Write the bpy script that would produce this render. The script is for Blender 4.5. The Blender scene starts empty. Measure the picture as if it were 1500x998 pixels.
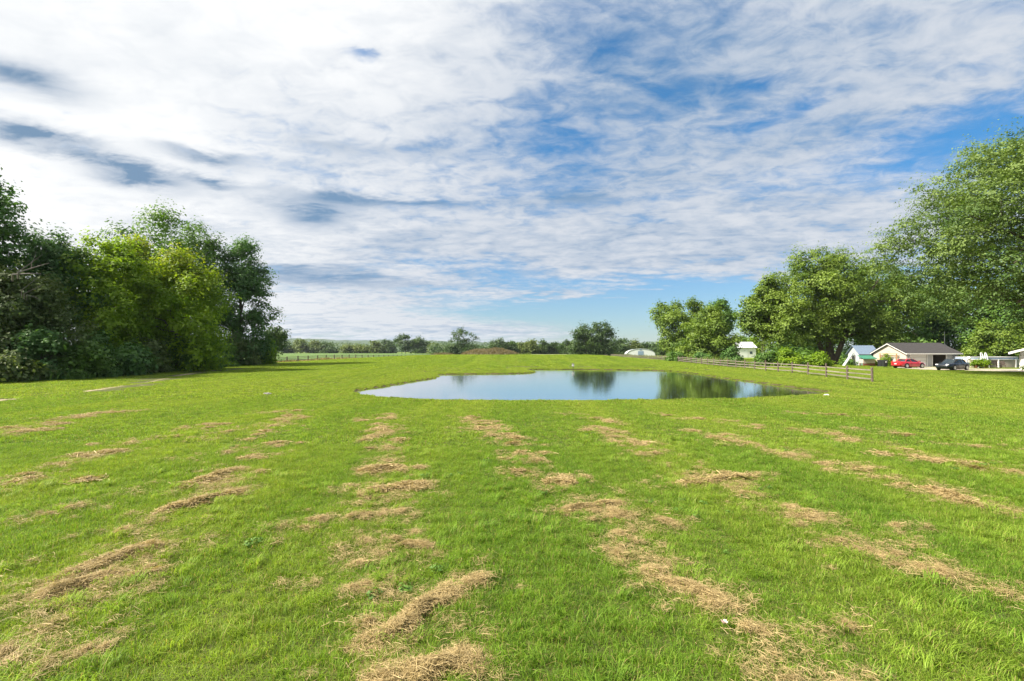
import bpy, math, random
import numpy as np
from mathutils import Vector, Matrix, Euler

# ------------------------------------------------------------------ camera, sky, sun, exposure
sc = bpy.context.scene
col = sc.collection
RAD = math.radians
F, CX, HY, HC = 708.0, 750.0, 515.0, 2.5      # photo focal length / centre / horizon row (px), eye height (m)
WATER = -0.45

cam_d = bpy.data.cameras.new('camera'); cam = bpy.data.objects.new('camera', cam_d); col.objects.link(cam)
cam_d.sensor_width = 36; cam_d.lens = 17; cam_d.clip_start = 0.05; cam_d.clip_end = 12000
cam.location = (0, 0, HC); cam.rotation_euler = (RAD(90 + 1.295), 0, 0)
sc.camera = cam

SUN_AZ, SUN_EL = -101.0, 46.0
sv = Vector((math.sin(RAD(SUN_AZ)) * math.cos(RAD(SUN_EL)), math.cos(RAD(SUN_AZ)) * math.cos(RAD(SUN_EL)), math.sin(RAD(SUN_EL))))
sun_d = bpy.data.lights.new('sun', 'SUN'); sun = bpy.data.objects.new('sun', sun_d); col.objects.link(sun)
sun_d.energy = 4.6; sun_d.angle = RAD(6.0); sun_d.color = (1.0, 0.93, 0.80)
sun.location = (-60, 20, 60); sun.rotation_euler = sv.to_track_quat('Z', 'Y').to_euler()

sc.view_settings.view_transform = 'Standard'; sc.view_settings.look = 'None'
sc.view_settings.exposure = 1.42; sc.view_settings.gamma = 1.0; sc.view_settings.use_curve_mapping = False
sc.cycles.use_denoising = True
sc.cycles.max_bounces = 6; sc.cycles.diffuse_bounces = 3; sc.cycles.glossy_bounces = 3
sc.cycles.transmission_bounces = 4; sc.cycles.transparent_max_bounces = 4; sc.cycles.volume_bounces = 0
sc.cycles.caustics_reflective = False; sc.cycles.caustics_refractive = False


class G:
    """small helper round a node tree"""
    def __init__(s, nt): s.nt = nt
    def n(s, t, **kw):
        nd = s.nt.nodes.new(t)
        for k, v in kw.items(): setattr(nd, k, v)
        return nd
    def l(s, a, b): s.nt.links.new(a, b)
    def put(s, sock, v):
        if isinstance(v, bpy.types.NodeSocket): s.l(v, sock)
        else: sock.default_value = v
    def m(s, op, a, b=0.0, c=0.0, clamp=False):
        nd = s.n('ShaderNodeMath', operation=op, use_clamp=clamp)
        s.put(nd.inputs[0], a); s.put(nd.inputs[1], b)
        if op in ('MULTIPLY_ADD', 'COMPARE', 'SMOOTH_MIN'): s.put(nd.inputs[2], c)
        return nd.outputs[0]
    def mix(s, f, a, b, mode='MIX'):
        nd = s.n('ShaderNodeMix', data_type='RGBA', blend_type=mode)
        s.put(nd.inputs[0], f); s.put(nd.inputs[6], a); s.put(nd.inputs[7], b)
        return nd.outputs[2]
    def smooth(s, v, a, b, lo=0.0, hi=1.0):
        nd = s.n('ShaderNodeMapRange', interpolation_type='SMOOTHSTEP')
        s.put(nd.inputs[0], v); nd.inputs[1].default_value = a; nd.inputs[2].default_value = b
        nd.inputs[3].default_value = lo; nd.inputs[4].default_value = hi
        return nd.outputs[0]
    def noise(s, vec, scale, detail=4, rough=0.55, dist=0.0, out='Fac'):
        nd = s.n('ShaderNodeTexNoise'); 
        if vec is not None: s.l(vec, nd.inputs['Vector'])
        nd.inputs['Scale'].default_value = scale; nd.inputs['Detail'].default_value = detail
        nd.inputs['Roughness'].default_value = rough; nd.inputs['Distortion'].default_value = dist
        return nd.outputs[out]
    def mapping(s, vec, scale=(1, 1, 1), rot=(0, 0, 0), loc=(0, 0, 0)):
        nd = s.n('ShaderNodeMapping'); s.l(vec, nd.inputs[0])
        nd.inputs[1].default_value = loc; nd.inputs[2].default_value = rot; nd.inputs[3].default_value = scale
        return nd.outputs[0]


world = bpy.data.worlds.new('World'); sc.world = world; world.use_nodes = True
g = G(world.node_tree)
bg = world.node_tree.nodes['Background']; bg.inputs[1].default_value = 0.1
sky_t = g.n('ShaderNodeTexSky', sky_type='NISHITA', sun_disc=False)
sky_t.sun_elevation = RAD(SUN_EL); sky_t.sun_rotation = RAD(SUN_AZ); sky_t.ozone_density = 2.5; sky_t.dust_density = 0.6
sky_t.air_density = 1.0
tc = g.n('ShaderNodeTexCoord'); sep = g.n('ShaderNodeSeparateXYZ'); g.l(tc.outputs['Generated'], sep.inputs[0])
dx, dy, dz = sep.outputs
az = g.m('ARCTAN2', dx, dy); el = g.m('ARCSINE', dz)


def azel(px, py):
    a = math.atan2(px - CX, F)
    return a, math.atan2((HY - py) * math.cos(a), F)


zz = g.m('ADD', g.m('MAXIMUM', dz, 0.0), 0.10)
cv = g.n('ShaderNodeCombineXYZ'); g.l(g.m('DIVIDE', dx, zz), cv.inputs[0]); g.l(g.m('DIVIDE', dy, zz), cv.inputs[1])
cvec = cv.outputs[0]
nA = g.noise(g.mapping(cvec, (0.62, 1.0, 1), (0, 0, RAD(14)), (3.1, 7.7, 0)), 1.15, 9, 0.60, 0.6)
nB = g.noise(g.mapping(cvec, (0.70, 1.10, 1), (0, 0, RAD(20)), (9.3, 1.2, 4)), 3.4, 7, 0.62, 0.3)
nC = g.noise(g.mapping(cvec, (0.8, 1.0, 1), (0, 0, 0), (1.3, 5.2, 9)), 0.9, 5, 0.5, 0.2)
wob = g.m('MULTIPLY', g.m('SUBTRACT', nA, 0.5), 0.16)
wob2 = g.m('MULTIPLY', g.m('SUBTRACT', nB, 0.5), 0.07)


def blobs(lst):
    """sum of soft cloud patches, each given by the direction it lies in and its angular half-sizes"""
    tot = None
    for (px, py, rx, ry, amp) in lst:
        a0, e0 = azel(px, py)
        a = g.m('DIVIDE', g.m('ADD', g.m('SUBTRACT', az, a0), wob), rx / F)
        e = g.m('DIVIDE', g.m('ADD', g.m('SUBTRACT', el, e0), wob2), ry / F)
        q = g.m('ADD', g.m('MULTIPLY', a, a), g.m('MULTIPLY', e, e))
        v = g.m('MULTIPLY', g.m('EXPONENT', g.m('MULTIPLY', q, -1.0)), amp)
        tot = v if tot is None else g.m('ADD', tot, v)
    return tot


sundot = g.n('ShaderNodeVectorMath', operation='DOT_PRODUCT'); g.l(tc.outputs['Generated'], sundot.inputs[0]); sundot.inputs[1].default_value = sv
sd = sundot.outputs['Value']
near_sun = g.smooth(sd, 0.02, 0.64)
nD = g.noise(g.mapping(cvec, (0.9, 1.1, 1), (0, 0, RAD(30)), (2.3, 6.1, 2)), 9.0, 8, 0.62, 0.5)
cover = g.m('ADD', g.m('ADD', g.m('MULTIPLY', nA, 1.15), g.m('MULTIPLY', nB, 0.62)), g.m('SUBTRACT', g.m('MULTIPLY', near_sun, 0.40), 0.14))
cover = g.m('ADD', cover, g.m('MULTIPLY', g.m('SUBTRACT', nD, 0.5), 0.62))
cover = g.m('ADD', cover, blobs([
    (1400, 205, 110, 34, -0.27), (1120, 150, 240, 90, -0.10), (900, 452, 300, 30, -0.55), (800, 130, 70, 90, -0.08),
    (690, 486, 170, 14, 0.30), (528, 74, 24, 7, -0.36), (1110, 122, 22, 10, -0.25), (1195, 145, 24, 12, -0.28), (1130, 178, 40, 12, -0.22), (1290, 240, 60, 12, -0.14), (1050, 478, 160, 40, -0.45), (900, 320, 380, 70, 0.20),
    (1200, 330, 240, 55, 0.20), (1250, 50, 360, 80, 0.20), (500, 430, 260, 60, 0.18), (590, 465, 170, 30, 0.25), (820, 180, 130, 80, -0.14), (820, 430, 70, 6, 0.30), (800, 20, 400, 80, 0.12)]))
mask = g.smooth(cover, 0.46, 0.98)
streaks = blobs([
    (462, 314, 40, 13, 1.0), (500, 290, 50, 9, 0.85), (610, 294, 70, 6, 0.85), (200, 264, 46, 10, 1.0), (140, 236, 60, 6, 0.8), (30, 192, 55, 10, 1.0),
    (285, 228, 44, 9, 0.75), (318, 270, 34, 6, 0.75), (15, 108, 50, 14, 0.75), (420, 396, 90, 12, 0.6), (500, 412, 110, 7, 0.5), (250, 330, 60, 8, 0.3),
    (860, 292, 60, 10, 0.45), (600, 220, 90, 10, 0.25), (470, 215, 60, 8, 0.2)])
streaks = g.m('MULTIPLY', streaks, g.m('ADD', 0.62, g.m('MULTIPLY', g.smooth(nD, 0.30, 0.66), 0.5)))
shade = g.m('ADD', streaks, g.m('ADD', blobs([(850, 170, 190, 100, 0.36), (570, 462, 190, 26, -0.40), (1000, 60, 120, 60, 0.2), (1150, 140, 200, 80, 0.2)]), g.m('MULTIPLY', g.smooth(nC, 0.42, 0.75), 0.20)))
shade = g.m('ADD', shade, g.m('MULTIPLY', g.smooth(nB, 0.64, 0.30), g.m('SUBTRACT', 0.46, g.m('MULTIPLY', near_sun, 0.38))))
shade = g.m('ADD', shade, g.m('MULTIPLY', g.smooth(nD, 0.62, 0.30), g.m('SUBTRACT', 0.30, g.m('MULTIPLY', near_sun, 0.22))))
shade = g.m('MAXIMUM', g.m('MINIMUM', shade, 1.0), 0.0)
cloud_lit = g.mix(near_sun, (2.72, 2.86, 3.08, 1), (4.25, 4.23, 4.19, 1))
cloud_dark = g.mix(near_sun, (0.72, 1.28, 2.05, 1), (0.75, 1.20, 1.80, 1))
cloud = g.mix(shade, cloud_lit, cloud_dark)
blue = g.mix(1.0, sky_t.outputs[0], g.mix(g.smooth(el, 0.0, 0.45), (0.37, 0.44, 0.50, 1), (0.16, 0.48, 0.64, 1)), 'MULTIPLY')
g.l(g.mix(mask, blue, cloud), bg.inputs[0])

# ------------------------------------------------------------------ general helpers
rng = np.random.default_rng(7)
random.seed(7)


def tag(o, label=None, cat=None, group=None, kind=None):
    if label: o['label'] = label
    if cat: o['category'] = cat
    if group: o['group'] = group
    if kind: o['kind'] = kind
    return o


def empty(name, loc=(0, 0, 0), rz=0.0, label=None, cat=None, group=None):
    o = bpy.data.objects.new(name, None); col.objects.link(o)
    o.location = loc; o.rotation_euler = (0, 0, rz); o.empty_display_size = 0.3
    return tag(o, label, cat, group)


def mesh_np(name, v, f, mat=None, parent=None, tint=None, smooth=False, link=True):
    """one mesh object from numpy: v (n,3), f a list of (k,3|4) arrays"""
    me = bpy.data.meshes.new(name)
    if not isinstance(f, list): f = [f]
    f = [np.asarray(a, dtype=np.int32) for a in f if len(a)]
    v = np.asarray(v, dtype=np.float32)
    me.vertices.add(len(v)); me.vertices.foreach_set('co', v.ravel())
    loops = np.concatenate([a.ravel() for a in f]); sizes = np.concatenate([np.full(len(a), a.shape[1], np.int32) for a in f])
    me.loops.add(len(loops)); me.loops.foreach_set('vertex_index', loops)
    me.polygons.add(len(sizes)); starts = np.concatenate([[0], np.cumsum(sizes)[:-1]]).astype(np.int32)
    me.polygons.foreach_set('loop_start', starts); me.polygons.foreach_set('loop_total', sizes)
    if smooth: me.polygons.foreach_set('use_smooth', np.ones(len(sizes), bool))
    if tint is not None:
        for nm, arr in (tint.items() if isinstance(tint, dict) else [('tint', tint)]):
            at = me.attributes.new(nm, 'FLOAT', 'POINT'); at.data.foreach_set('value', np.asarray(arr, np.float32))
    me.update(calc_edges=True)
    if mat: me.materials.append(mat)
    o = bpy.data.objects.new(name, me)
    if link: col.objects.link(o)
    if parent: o.parent = parent
    return o


class MB:
    """collects simple shapes into one mesh"""
    def __init__(s): s.v = []; s.f = []
    def add(s, vs, fs):
        k = len(s.v); s.v += [tuple(p) for p in vs]; s.f += [tuple(i + k for i in f) for f in fs]
        return s
    def box(s, x0, x1, y0, y1, z0, z1, bev=0.0):
        if bev > 0:
            return s.prism([(x0 + bev, z0), (x1 - bev, z0), (x1, z0 + bev), (x1, z1 - bev), (x1 - bev, z1), (x0 + bev, z1), (x0, z1 - bev), (x0, z0 + bev)], y0, y1)
        return s.add([(x0, y0, z0), (x1, y0, z0), (x1, y1, z0), (x0, y1, z0), (x0, y0, z1), (x1, y0, z1), (x1, y1, z1), (x0, y1, z1)],
                     [(3, 2, 1, 0), (4, 5, 6, 7), (0, 1, 5, 4), (1, 2, 6, 5), (2, 3, 7, 6), (3, 0, 4, 7)])
    def prism(s, prof, y0, y1):
        """profile in x,z pulled along y (profile counter-clockwise seen from -y)"""
        n = len(prof)
        return s.add([(x, y0, z) for x, z in prof] + [(x, y1, z) for x, z in prof],
                     [tuple(range(n)), tuple(range(2 * n - 1, n - 1, -1))] + [((i + 1) % n, i, i + n, (i + 1) % n + n) for i in range(n)])
    def prism_x(s, prof, x0, x1):
        """profile in y,z pulled along x"""
        n = len(prof)
        return s.add([(x0, y, z) for y, z in prof] + [(x1, y, z) for y, z in prof],
                     [tuple(range(n - 1, -1, -1)), tuple(range(n, 2 * n))] + [(i, (i + 1) % n, (i + 1) % n + n, i + n) for i in range(n)])
    def tube(s, pts, rad, sides=6, caps=True):
        pts = [Vector(p) for p in pts]; n = len(pts)
        rad = rad if isinstance(rad, (list, tuple)) else [rad] * n
        vs = []; up = Vector((0.13, 0.31, 0.94))
        for i, p in enumerate(pts):
            t = (pts[min(i + 1, n - 1)] - pts[max(i - 1, 0)]).normalized()
            a = t.cross(up)
            if a.length < 1e-3: a = t.cross(Vector((1, 0, 0)))
            a.normalize(); b = t.cross(a)
            for k in range(sides):
                th = 2 * math.pi * k / sides
                vs.append(p + (a * math.cos(th) + b * math.sin(th)) * rad[i])
        fs = [(i * sides + k, i * sides + (k + 1) % sides, (i + 1) * sides + (k + 1) % sides, (i + 1) * sides + k) for i in range(n - 1) for k in range(sides)]
        if caps: fs += [tuple(range(sides - 1, -1, -1)), tuple((n - 1) * sides + k for k in range(sides))]
        return s.add(vs, fs)
    def lathe(s, prof, n=20, c=(0, 0, 0)):
        vs = [(c[0] + r * math.cos(2 * math.pi * k / n), c[1] + r * math.sin(2 * math.pi * k / n), c[2] + z) for r, z in prof for k in range(n)]
        m = len(prof)
        return s.add(vs, [(i * n + k, i * n + (k + 1) % n, (i + 1) * n + (k + 1) % n, (i + 1) * n + k) for i in range(m - 1) for k in range(n)] +
                     [tuple(range(n - 1, -1, -1)), tuple((m - 1) * n + k for k in range(n))])
    def build(s, name, mat, parent=None, smooth=False, link=True):
        me = bpy.data.meshes.new(name); me.from_pydata(s.v, [], s.f); me.update()
        if smooth: me.polygons.foreach_set('use_smooth', np.ones(len(me.polygons), bool))
        me.materials.append(mat)
        o = bpy.data.objects.new(name, me)
        if link: col.objects.link(o)
        if parent: o.parent = parent
        return o


def copy_tree(o, parent=None):
    c = o.copy(); col.objects.link(c); c.parent = parent
    for ch in list(o.children): copy_tree(ch, c)
    return c


def sstep(x, a, b):
    t = np.clip((np.asarray(x, float) - a) / (b - a), 0, 1); return t * t * (3 - 2 * t)


def vnoise(x, y, seed=0):
    """value noise, numpy"""
    x = np.asarray(x, float); y = np.asarray(y, float)
    xi = np.floor(x).astype(np.int64); yi = np.floor(y).astype(np.int64); fx = x - xi; fy = y - yi
    fx = fx * fx * (3 - 2 * fx); fy = fy * fy * (3 - 2 * fy)
    def h(a, b):
        n = (a * 374761393 + b * 668265263 + seed * 1442695041) & 0x7fffffff
        n = ((n ^ (n >> 13)) * 1274126177) & 0x7fffffff
        return ((n ^ (n >> 16)) & 0xffff) / 65535.0
    return (h(xi, yi) * (1 - fx) + h(xi + 1, yi) * fx) * (1 - fy) + (h(xi, yi + 1) * (1 - fx) + h(xi + 1, yi + 1) * fx) * fy


# ------------------------------------------------------------------ materials
def new_mat(name):
    m = bpy.data.materials.new(name); m.use_nodes = True
    b = m.node_tree.nodes['Principled BSDF']
    return m, G(m.node_tree), b


def plain(name, c, rough=0.6, metal=0.0, var=0.12, scale=3.0, bump=0.0, coat=0.0):
    m, q, b = new_mat(name)
    geo = q.n('ShaderNodeNewGeometry')
    n1 = q.noise(geo.outputs['Position'], scale, 5, 0.6)
    c2 = tuple(max(0, v * (1 - 2.2 * var)) for v in c) + (1,); c3 = tuple(min(1, v * (1 + 1.2 * var)) for v in c) + (1,)
    q.l(q.mix(n1, c2, c3), b.inputs['Base Color'])
    b.inputs['Roughness'].default_value = rough; b.inputs['Metallic'].default_value = metal
    if coat: b.inputs['Coat Weight'].default_value = coat; b.inputs['Coat Roughness'].default_value = 0.04
    if bump:
        bp = q.n('ShaderNodeBump'); bp.inputs['Strength'].default_value = bump; bp.inputs['Distance'].default_value = 0.02
        q.l(q.noise(geo.outputs['Position'], scale * 9, 4), bp.inputs['Height']); q.l(bp.outputs[0], b.inputs['Normal'])
    return m


def leaf_mat(name, dark, light, accent=None, trans=0.35, rough=0.55, patch=0.25, patch_scale=0.5):
    m, q, b = new_mat(name)
    at = q.n('ShaderNodeAttribute', attribute_name='tint')
    geo = q.n('ShaderNodeNewGeometry')
    pn = q.noise(geo.outputs['Position'], patch_scale, 3)
    f = q.m('ADD', at.outputs['Fac'], q.m('MULTIPLY', q.m('SUBTRACT', pn, 0.5), patch), clamp=True)
    c = q.mix(f, tuple(dark) + (1,), tuple(light) + (1,))
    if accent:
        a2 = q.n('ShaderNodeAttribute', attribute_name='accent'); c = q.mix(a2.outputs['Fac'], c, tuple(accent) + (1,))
    q.l(c, b.inputs['Base Color']); b.inputs['Roughness'].default_value = rough; b.inputs['Specular IOR Level'].default_value = 0.35
    tr = q.n('ShaderNodeBsdfTranslucent'); q.l(q.mix(1.0, c, (1.15, 1.2, 0.6, 1), 'MULTIPLY'), tr.inputs[0])
    ms = q.n('ShaderNodeMixShader'); ms.inputs[0].default_value = trans
    q.l(b.outputs[0], ms.inputs[1]); q.l(tr.outputs[0], ms.inputs[2])
    q.l(ms.outputs[0], m.node_tree.nodes['Material Output'].inputs[0])
    return m


M = {}
M['bark'] = plain('bark', (0.13, 0.10, 0.075), 0.9, var=0.3, scale=2.0, bump=0.6)
M['bark_pale'] = plain('bark_pale', (0.24, 0.21, 0.17), 0.9, var=0.3, scale=2.0, bump=0.5)
M['dead_wood'] = plain('dead_wood', (0.20, 0.18, 0.16), 0.9, var=0.2)
M['fence_wood'] = plain('fence_wood', (0.24, 0.205, 0.165), 0.85, var=0.3, scale=4.0, bump=0.5)
M['post_wood'] = plain('post_wood', (0.13, 0.10, 0.075), 0.9, var=0.35, scale=5.0, bump=0.5)
M['fence_dark'] = plain('fence_dark', (0.15, 0.11, 0.085), 0.9, var=0.3, scale=4.0)
M['white_paint'] = plain('white_paint', (0.74, 0.73, 0.70), 0.5, var=0.05, scale=2.0)
M['white_vinyl'] = plain('white_vinyl', (0.78, 0.78, 0.78), 0.35, var=0.04)
M['cream'] = plain('cream', (0.47, 0.405, 0.34), 0.7, var=0.07, scale=1.2)
M['grey_wall'] = plain('grey_wall', (0.42, 0.43, 0.44), 0.7, var=0.1, scale=1.5)
M['shingle'] = plain('shingle', (0.040, 0.036, 0.036), 0.9, var=0.25, scale=3.0, bump=0.7)
M['metal_roof'] = plain('metal_roof', (0.20, 0.26, 0.35), 0.4, metal=0.3, var=0.08)
M['white_roof'] = plain('white_roof', (0.56, 0.57, 0.60), 0.4, var=0.05)
M['cyan_paint'] = plain('cyan_paint', (0.36, 0.55, 0.58), 0.6, var=0.1)
M['shed_white'] = plain('shed_white', (0.40, 0.43, 0.43), 0.7, var=0.1)
M['green_roof'] = plain('green_roof', (0.05, 0.20, 0.13), 0.5, var=0.15)
M['red_wood'] = plain('red_wood', (0.22, 0.07, 0.045), 0.8, var=0.2)
M['orange_wood'] = plain('orange_wood', (0.40, 0.22, 0.09), 0.75, var=0.15)
M['dark'] = plain('dark', (0.012, 0.012, 0.012), 0.9, var=0.1)
M['black_plastic'] = plain('black_plastic', (0.022, 0.024, 0.028), 0.4, var=0.1)
M['brown_bench'] = plain('brown_bench', (0.055, 0.038, 0.028), 0.6, var=0.2)
M['tyre'] = plain('tyre', (0.018, 0.018, 0.018), 0.85, var=0.1)
M['alloy'] = plain('alloy', (0.62, 0.63, 0.65), 0.3, metal=0.8, var=0.05)
M['car_red'] = plain('car_red', (0.50, 0.012, 0.022), 0.3, var=0.03, coat=1.0)
M['car_black'] = plain('car_black', (0.006, 0.010, 0.016), 0.3, var=0.03, coat=0.5)
M['car_glass'] = plain('car_glass', (0.02, 0.03, 0.035), 0.05, var=0.02)
M['lamp_white'] = plain('lamp_white', (0.75, 0.76, 0.78), 0.1, var=0.03)
M['lamp_red'] = plain('lamp_red', (0.55, 0.02, 0.02), 0.15, var=0.05)
M['galv'] = plain('galv', (0.45, 0.47, 0.48), 0.4, metal=0.7, var=0.08)
M['blue_trim'] = plain('blue_trim', (0.18, 0.25, 0.36), 0.4, var=0.05)
M['terracotta'] = plain('terracotta', (0.40, 0.17, 0.09), 0.8, var=0.1)
M['stone'] = plain('stone', (0.20, 0.19, 0.17), 0.85, var=0.2, scale=6, bump=0.5)
M['white_stone'] = plain('white_stone', (0.78, 0.77, 0.72), 0.7, var=0.05)
M['petal'] = plain('petal', (0.72, 0.50, 0.47), 0.6, var=0.1, scale=12)
M['poly_film'] = plain('poly_film', (0.56, 0.58, 0.61), 0.3, var=0.06, scale=0.4)
M['gravel'] = plain('gravel', (0.40, 0.35, 0.29), 0.95, var=0.25, scale=3.0, bump=0.8)
M['pane'] = plain('pane', (0.05, 0.07, 0.09), 0.08, var=0.05)

M['leaf_dark'] = leaf_mat('leaf_dark', (0.044, 0.118, 0.026), (0.132, 0.250, 0.055), patch=0.3)
M['leaf_olive'] = leaf_mat('leaf_olive', (0.060, 0.104, 0.026), (0.165, 0.210, 0.056), patch=0.35)
M['leaf_mid'] = leaf_mat('leaf_mid', (0.050, 0.122, 0.018), (0.150, 0.262, 0.038), patch=0.3)
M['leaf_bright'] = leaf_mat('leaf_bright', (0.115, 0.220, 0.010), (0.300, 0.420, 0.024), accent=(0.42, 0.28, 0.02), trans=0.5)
M['leaf_maple'] = leaf_mat('leaf_maple', (0.066, 0.130, 0.014), (0.225, 0.310, 0.042), patch=0.35, patch_scale=0.3)
M['leaf_silver'] = leaf_mat('leaf_silver', (0.054, 0.110, 0.018), (0.210, 0.290, 0.066), patch=0.3, patch_scale=0.3)
M['leaf_far'] = leaf_mat('leaf_far', (0.028, 0.066, 0.016), (0.088, 0.145, 0.034), patch=0.3, patch_scale=0.1)
M['leaf_far_light'] = leaf_mat('leaf_far_light', (0.070, 0.115, 0.022), (0.180, 0.215, 0.048), patch=0.3, patch_scale=0.1)
M['weed_brown'] = leaf_mat('weed_brown', (0.12, 0.105, 0.055), (0.28, 0.22, 0.13), patch=0.5, patch_scale=0.35)
M['weed_green'] = leaf_mat('weed_green', (0.055, 0.100, 0.020), (0.190, 0.240, 0.050), patch=0.5, patch_scale=0.25)
M['hay'] = leaf_mat('hay', (0.20, 0.148, 0.062), (0.55, 0.42, 0.20), trans=0.25, rough=0.6, patch=0.4, patch_scale=3.0)


def grass_mat(name, far=False):
    """lawn grass: blade tint + patches that lie in the lawn itself; dry straw on a few blades"""
    m, q, b = new_mat(name)
    geo = q.n('ShaderNodeNewGeometry'); P = geo.outputs['Position']
    big = q.noise(q.mapping(P, (0.10, 0.055, 0), (0, 0, RAD(8))), 1.0, 4, 0.6)
    mid = q.noise(q.mapping(P, (0.8, 0.5, 0)), 1.0, 4, 0.6)
    stripe = q.noise(q.mapping(P, (0.42, 0.012, 0), (0, 0, RAD(-10))), 1.0, 3, 0.5)
    at = q.n('ShaderNodeAttribute', attribute_name='tint')
    t = at.outputs['Fac']
    if far:
        t = q.noise(q.mapping(P, (1, 0.5, 1)), 7.0, 6, 0.75)
    f = q.m('ADD', q.m('MULTIPLY', t, 0.80), q.m('MULTIPLY', q.m('SUBTRACT', q.noise(q.mapping(P, (2.2, 1.6, 0)), 1.0, 3, 0.6), 0.34), 0.85), clamp=True)
    c = q.mix(f, (0.032, 0.096, 0.006, 1), (0.258, 0.415, 0.044, 1))
    yel = q.m('ADD', q.m('MULTIPLY', q.smooth(big, 0.40, 0.68), 0.40), q.m('MULTIPLY', q.smooth(stripe, 0.42, 0.66), 0.50))
    # grass colour blends to a yellower, paler green with growing y
    sepp = q.n('ShaderNodeSeparateXYZ'); q.l(P, sepp.inputs[0])
    yel = q.m('ADD', yel, q.smooth(sepp.outputs[1], 8.0, 40.0, -0.08, 0.50))
    yel = q.m('MAXIMUM', yel, 0.0)
    c = q.mix(q.m('MINIMUM', yel, 0.9), c, q.mix(f, (0.110, 0.188, 0.012, 1), (0.385, 0.480, 0.066, 1)))
    if far:
        hy = q.n('ShaderNodeAttribute', attribute_name='hay'); dr = q.n('ShaderNodeAttribute', attribute_name='dirt')
        sl = q.n('ShaderNodeAttribute', attribute_name='soil'); tha = q.n('ShaderNodeAttribute', attribute_name='thatch')
        c = q.mix(0.45, c, (0, 0, 0, 1)); c = q.mix(tha.outputs['Fac'], c, (0.075, 0.085, 0.022, 1))
        n2 = q.noise(P, 1.6, 6, 0.7)
        hf = q.smooth(q.m('ADD', hy.outputs['Fac'], q.m('SUBTRACT', n2, 0.5)), 0.35, 0.75)
        c = q.mix(q.m('MULTIPLY', hf, 0.6), c, (0.30, 0.22, 0.09, 1))
        df = q.smooth(q.m('ADD', dr.outputs['Fac'], q.m('MULTIPLY', q.m('SUBTRACT', n2, 0.5), 1.6)), 0.35, 0.85)
        c = q.mix(df, c, q.mix(n2, (0.26, 0.19, 0.10, 1), (0.50, 0.42, 0.29, 1)))
        sf = q.smooth(q.m('ADD', sl.outputs['Fac'], q.m('MULTIPLY', q.m('SUBTRACT', n2, 0.5), 0.8)), 0.3, 0.8)
        c = q.mix(sf, c, q.mix(n2, (0.040, 0.036, 0.012, 1), (0.11, 0.10, 0.035, 1)))
        bp = q.n('ShaderNodeBump'); bp.inputs['Strength'].default_value = 0.55; bp.inputs['Distance'].default_value = 0.12
        q.l(q.m('ADD', q.noise(P, 5.0, 6, 0.75), q.m('MULTIPLY', mid, 0.6)), bp.inputs['Height']); q.l(bp.outputs[0], b.inputs['Normal'])
        b.inputs['Specular IOR Level'].default_value = 0.15; b.inputs['Roughness'].default_value = 0.8
        q.l(c, b.inputs['Base Color'])
        return m
    dry = q.n('ShaderNodeAttribute', attribute_name='dry')
    c = q.mix(dry.outputs['Fac'], c, (0.36, 0.28, 0.11, 1))
    q.l(c, b.inputs['Base Color']); b.inputs['Roughness'].default_value = 0.5; b.inputs['Specular IOR Level'].default_value = 0.18
    tr = q.n('ShaderNodeBsdfTranslucent'); q.l(q.mix(1.0, c, (1.2, 1.2, 0.6, 1), 'MULTIPLY'), tr.inputs[0])
    ms = q.n('ShaderNodeMixShader'); ms.inputs[0].default_value = 0.45
    q.l(b.outputs[0], ms.inputs[1]); q.l(tr.outputs[0], ms.inputs[2]); q.l(ms.outputs[0], m.node_tree.nodes['Material Output'].inputs[0])
    return m


M['lawn'] = grass_mat('lawn', far=True)
M['blades'] = grass_mat('blades')


def at(px, D, z=0.0):
    """a point of the place: the photo column at a chosen distance"""
    return Vector(((px - CX) / F * D, D, z))


def on_ground(px, py, z=0.0):
    D = (HC - z) * F / (py - HY)
    return (px - CX) / F * D, D


def height_at(py, D):
    return HC + (HY - py) / F * D


# ------------------------------------------------------------------ the land: shore line, terrain, water
SHORE_PX = [(523, 573), (527, 578), (536, 581), (560, 584), (600, 586.5), (650, 588), (700, 588.5), (800, 589), (900, 588.5), (1000, 587.5), (1070, 586.5),
            (1120, 584.5), (1160, 581.5), (1195, 579.5), (1213, 577.5), (1214, 575.5), (1202, 572.5), (1180, 570), (1150, 566), (1120, 562), (1090, 558), (1060, 554),
            (1030, 549.5), (1005, 546), (985, 543.8), (950, 542.6), (900, 541.8), (850, 541.3), (800, 541.2), (780, 541.5), (772, 542.5), (776, 543.8),
            (784, 544.6), (784, 545.8), (770, 547), (740, 547.6), (700, 548), (660, 548.3), (645, 548.8), (640, 550.5), (643, 552), (640, 553.5), (625, 556),
            (600, 560), (570, 565), (545, 569), (530, 571.3)]
SHORE = np.array([on_ground(a, b, WATER) for a, b in SHORE_PX])


def shore_sdf(x, y):
    """distance to the shore, negative in the pond"""
    x = np.asarray(x, float); y = np.asarray(y, float)
    d2 = np.full(x.shape, 1e12); inside = np.zeros(x.shape, bool)
    n = len(SHORE)
    for i in range(n):
        ax, ay = SHORE[i]; bx, by = SHORE[(i + 1) % n]
        ex, ey = bx - ax, by - ay
        t = np.clip(((x - ax) * ex + (y - ay) * ey) / (ex * ex + ey * ey), 0, 1)
        d2 = np.minimum(d2, (x - ax - t * ex) ** 2 + (y - ay - t * ey) ** 2)
        c = ((ay > y) != (by > y)) & (x < (bx - ax) * (y - ay) / (by - ay + 1e-12) + ax)
        inside ^= c
    return np.sqrt(d2) * np.where(inside, -1, 1)


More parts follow.
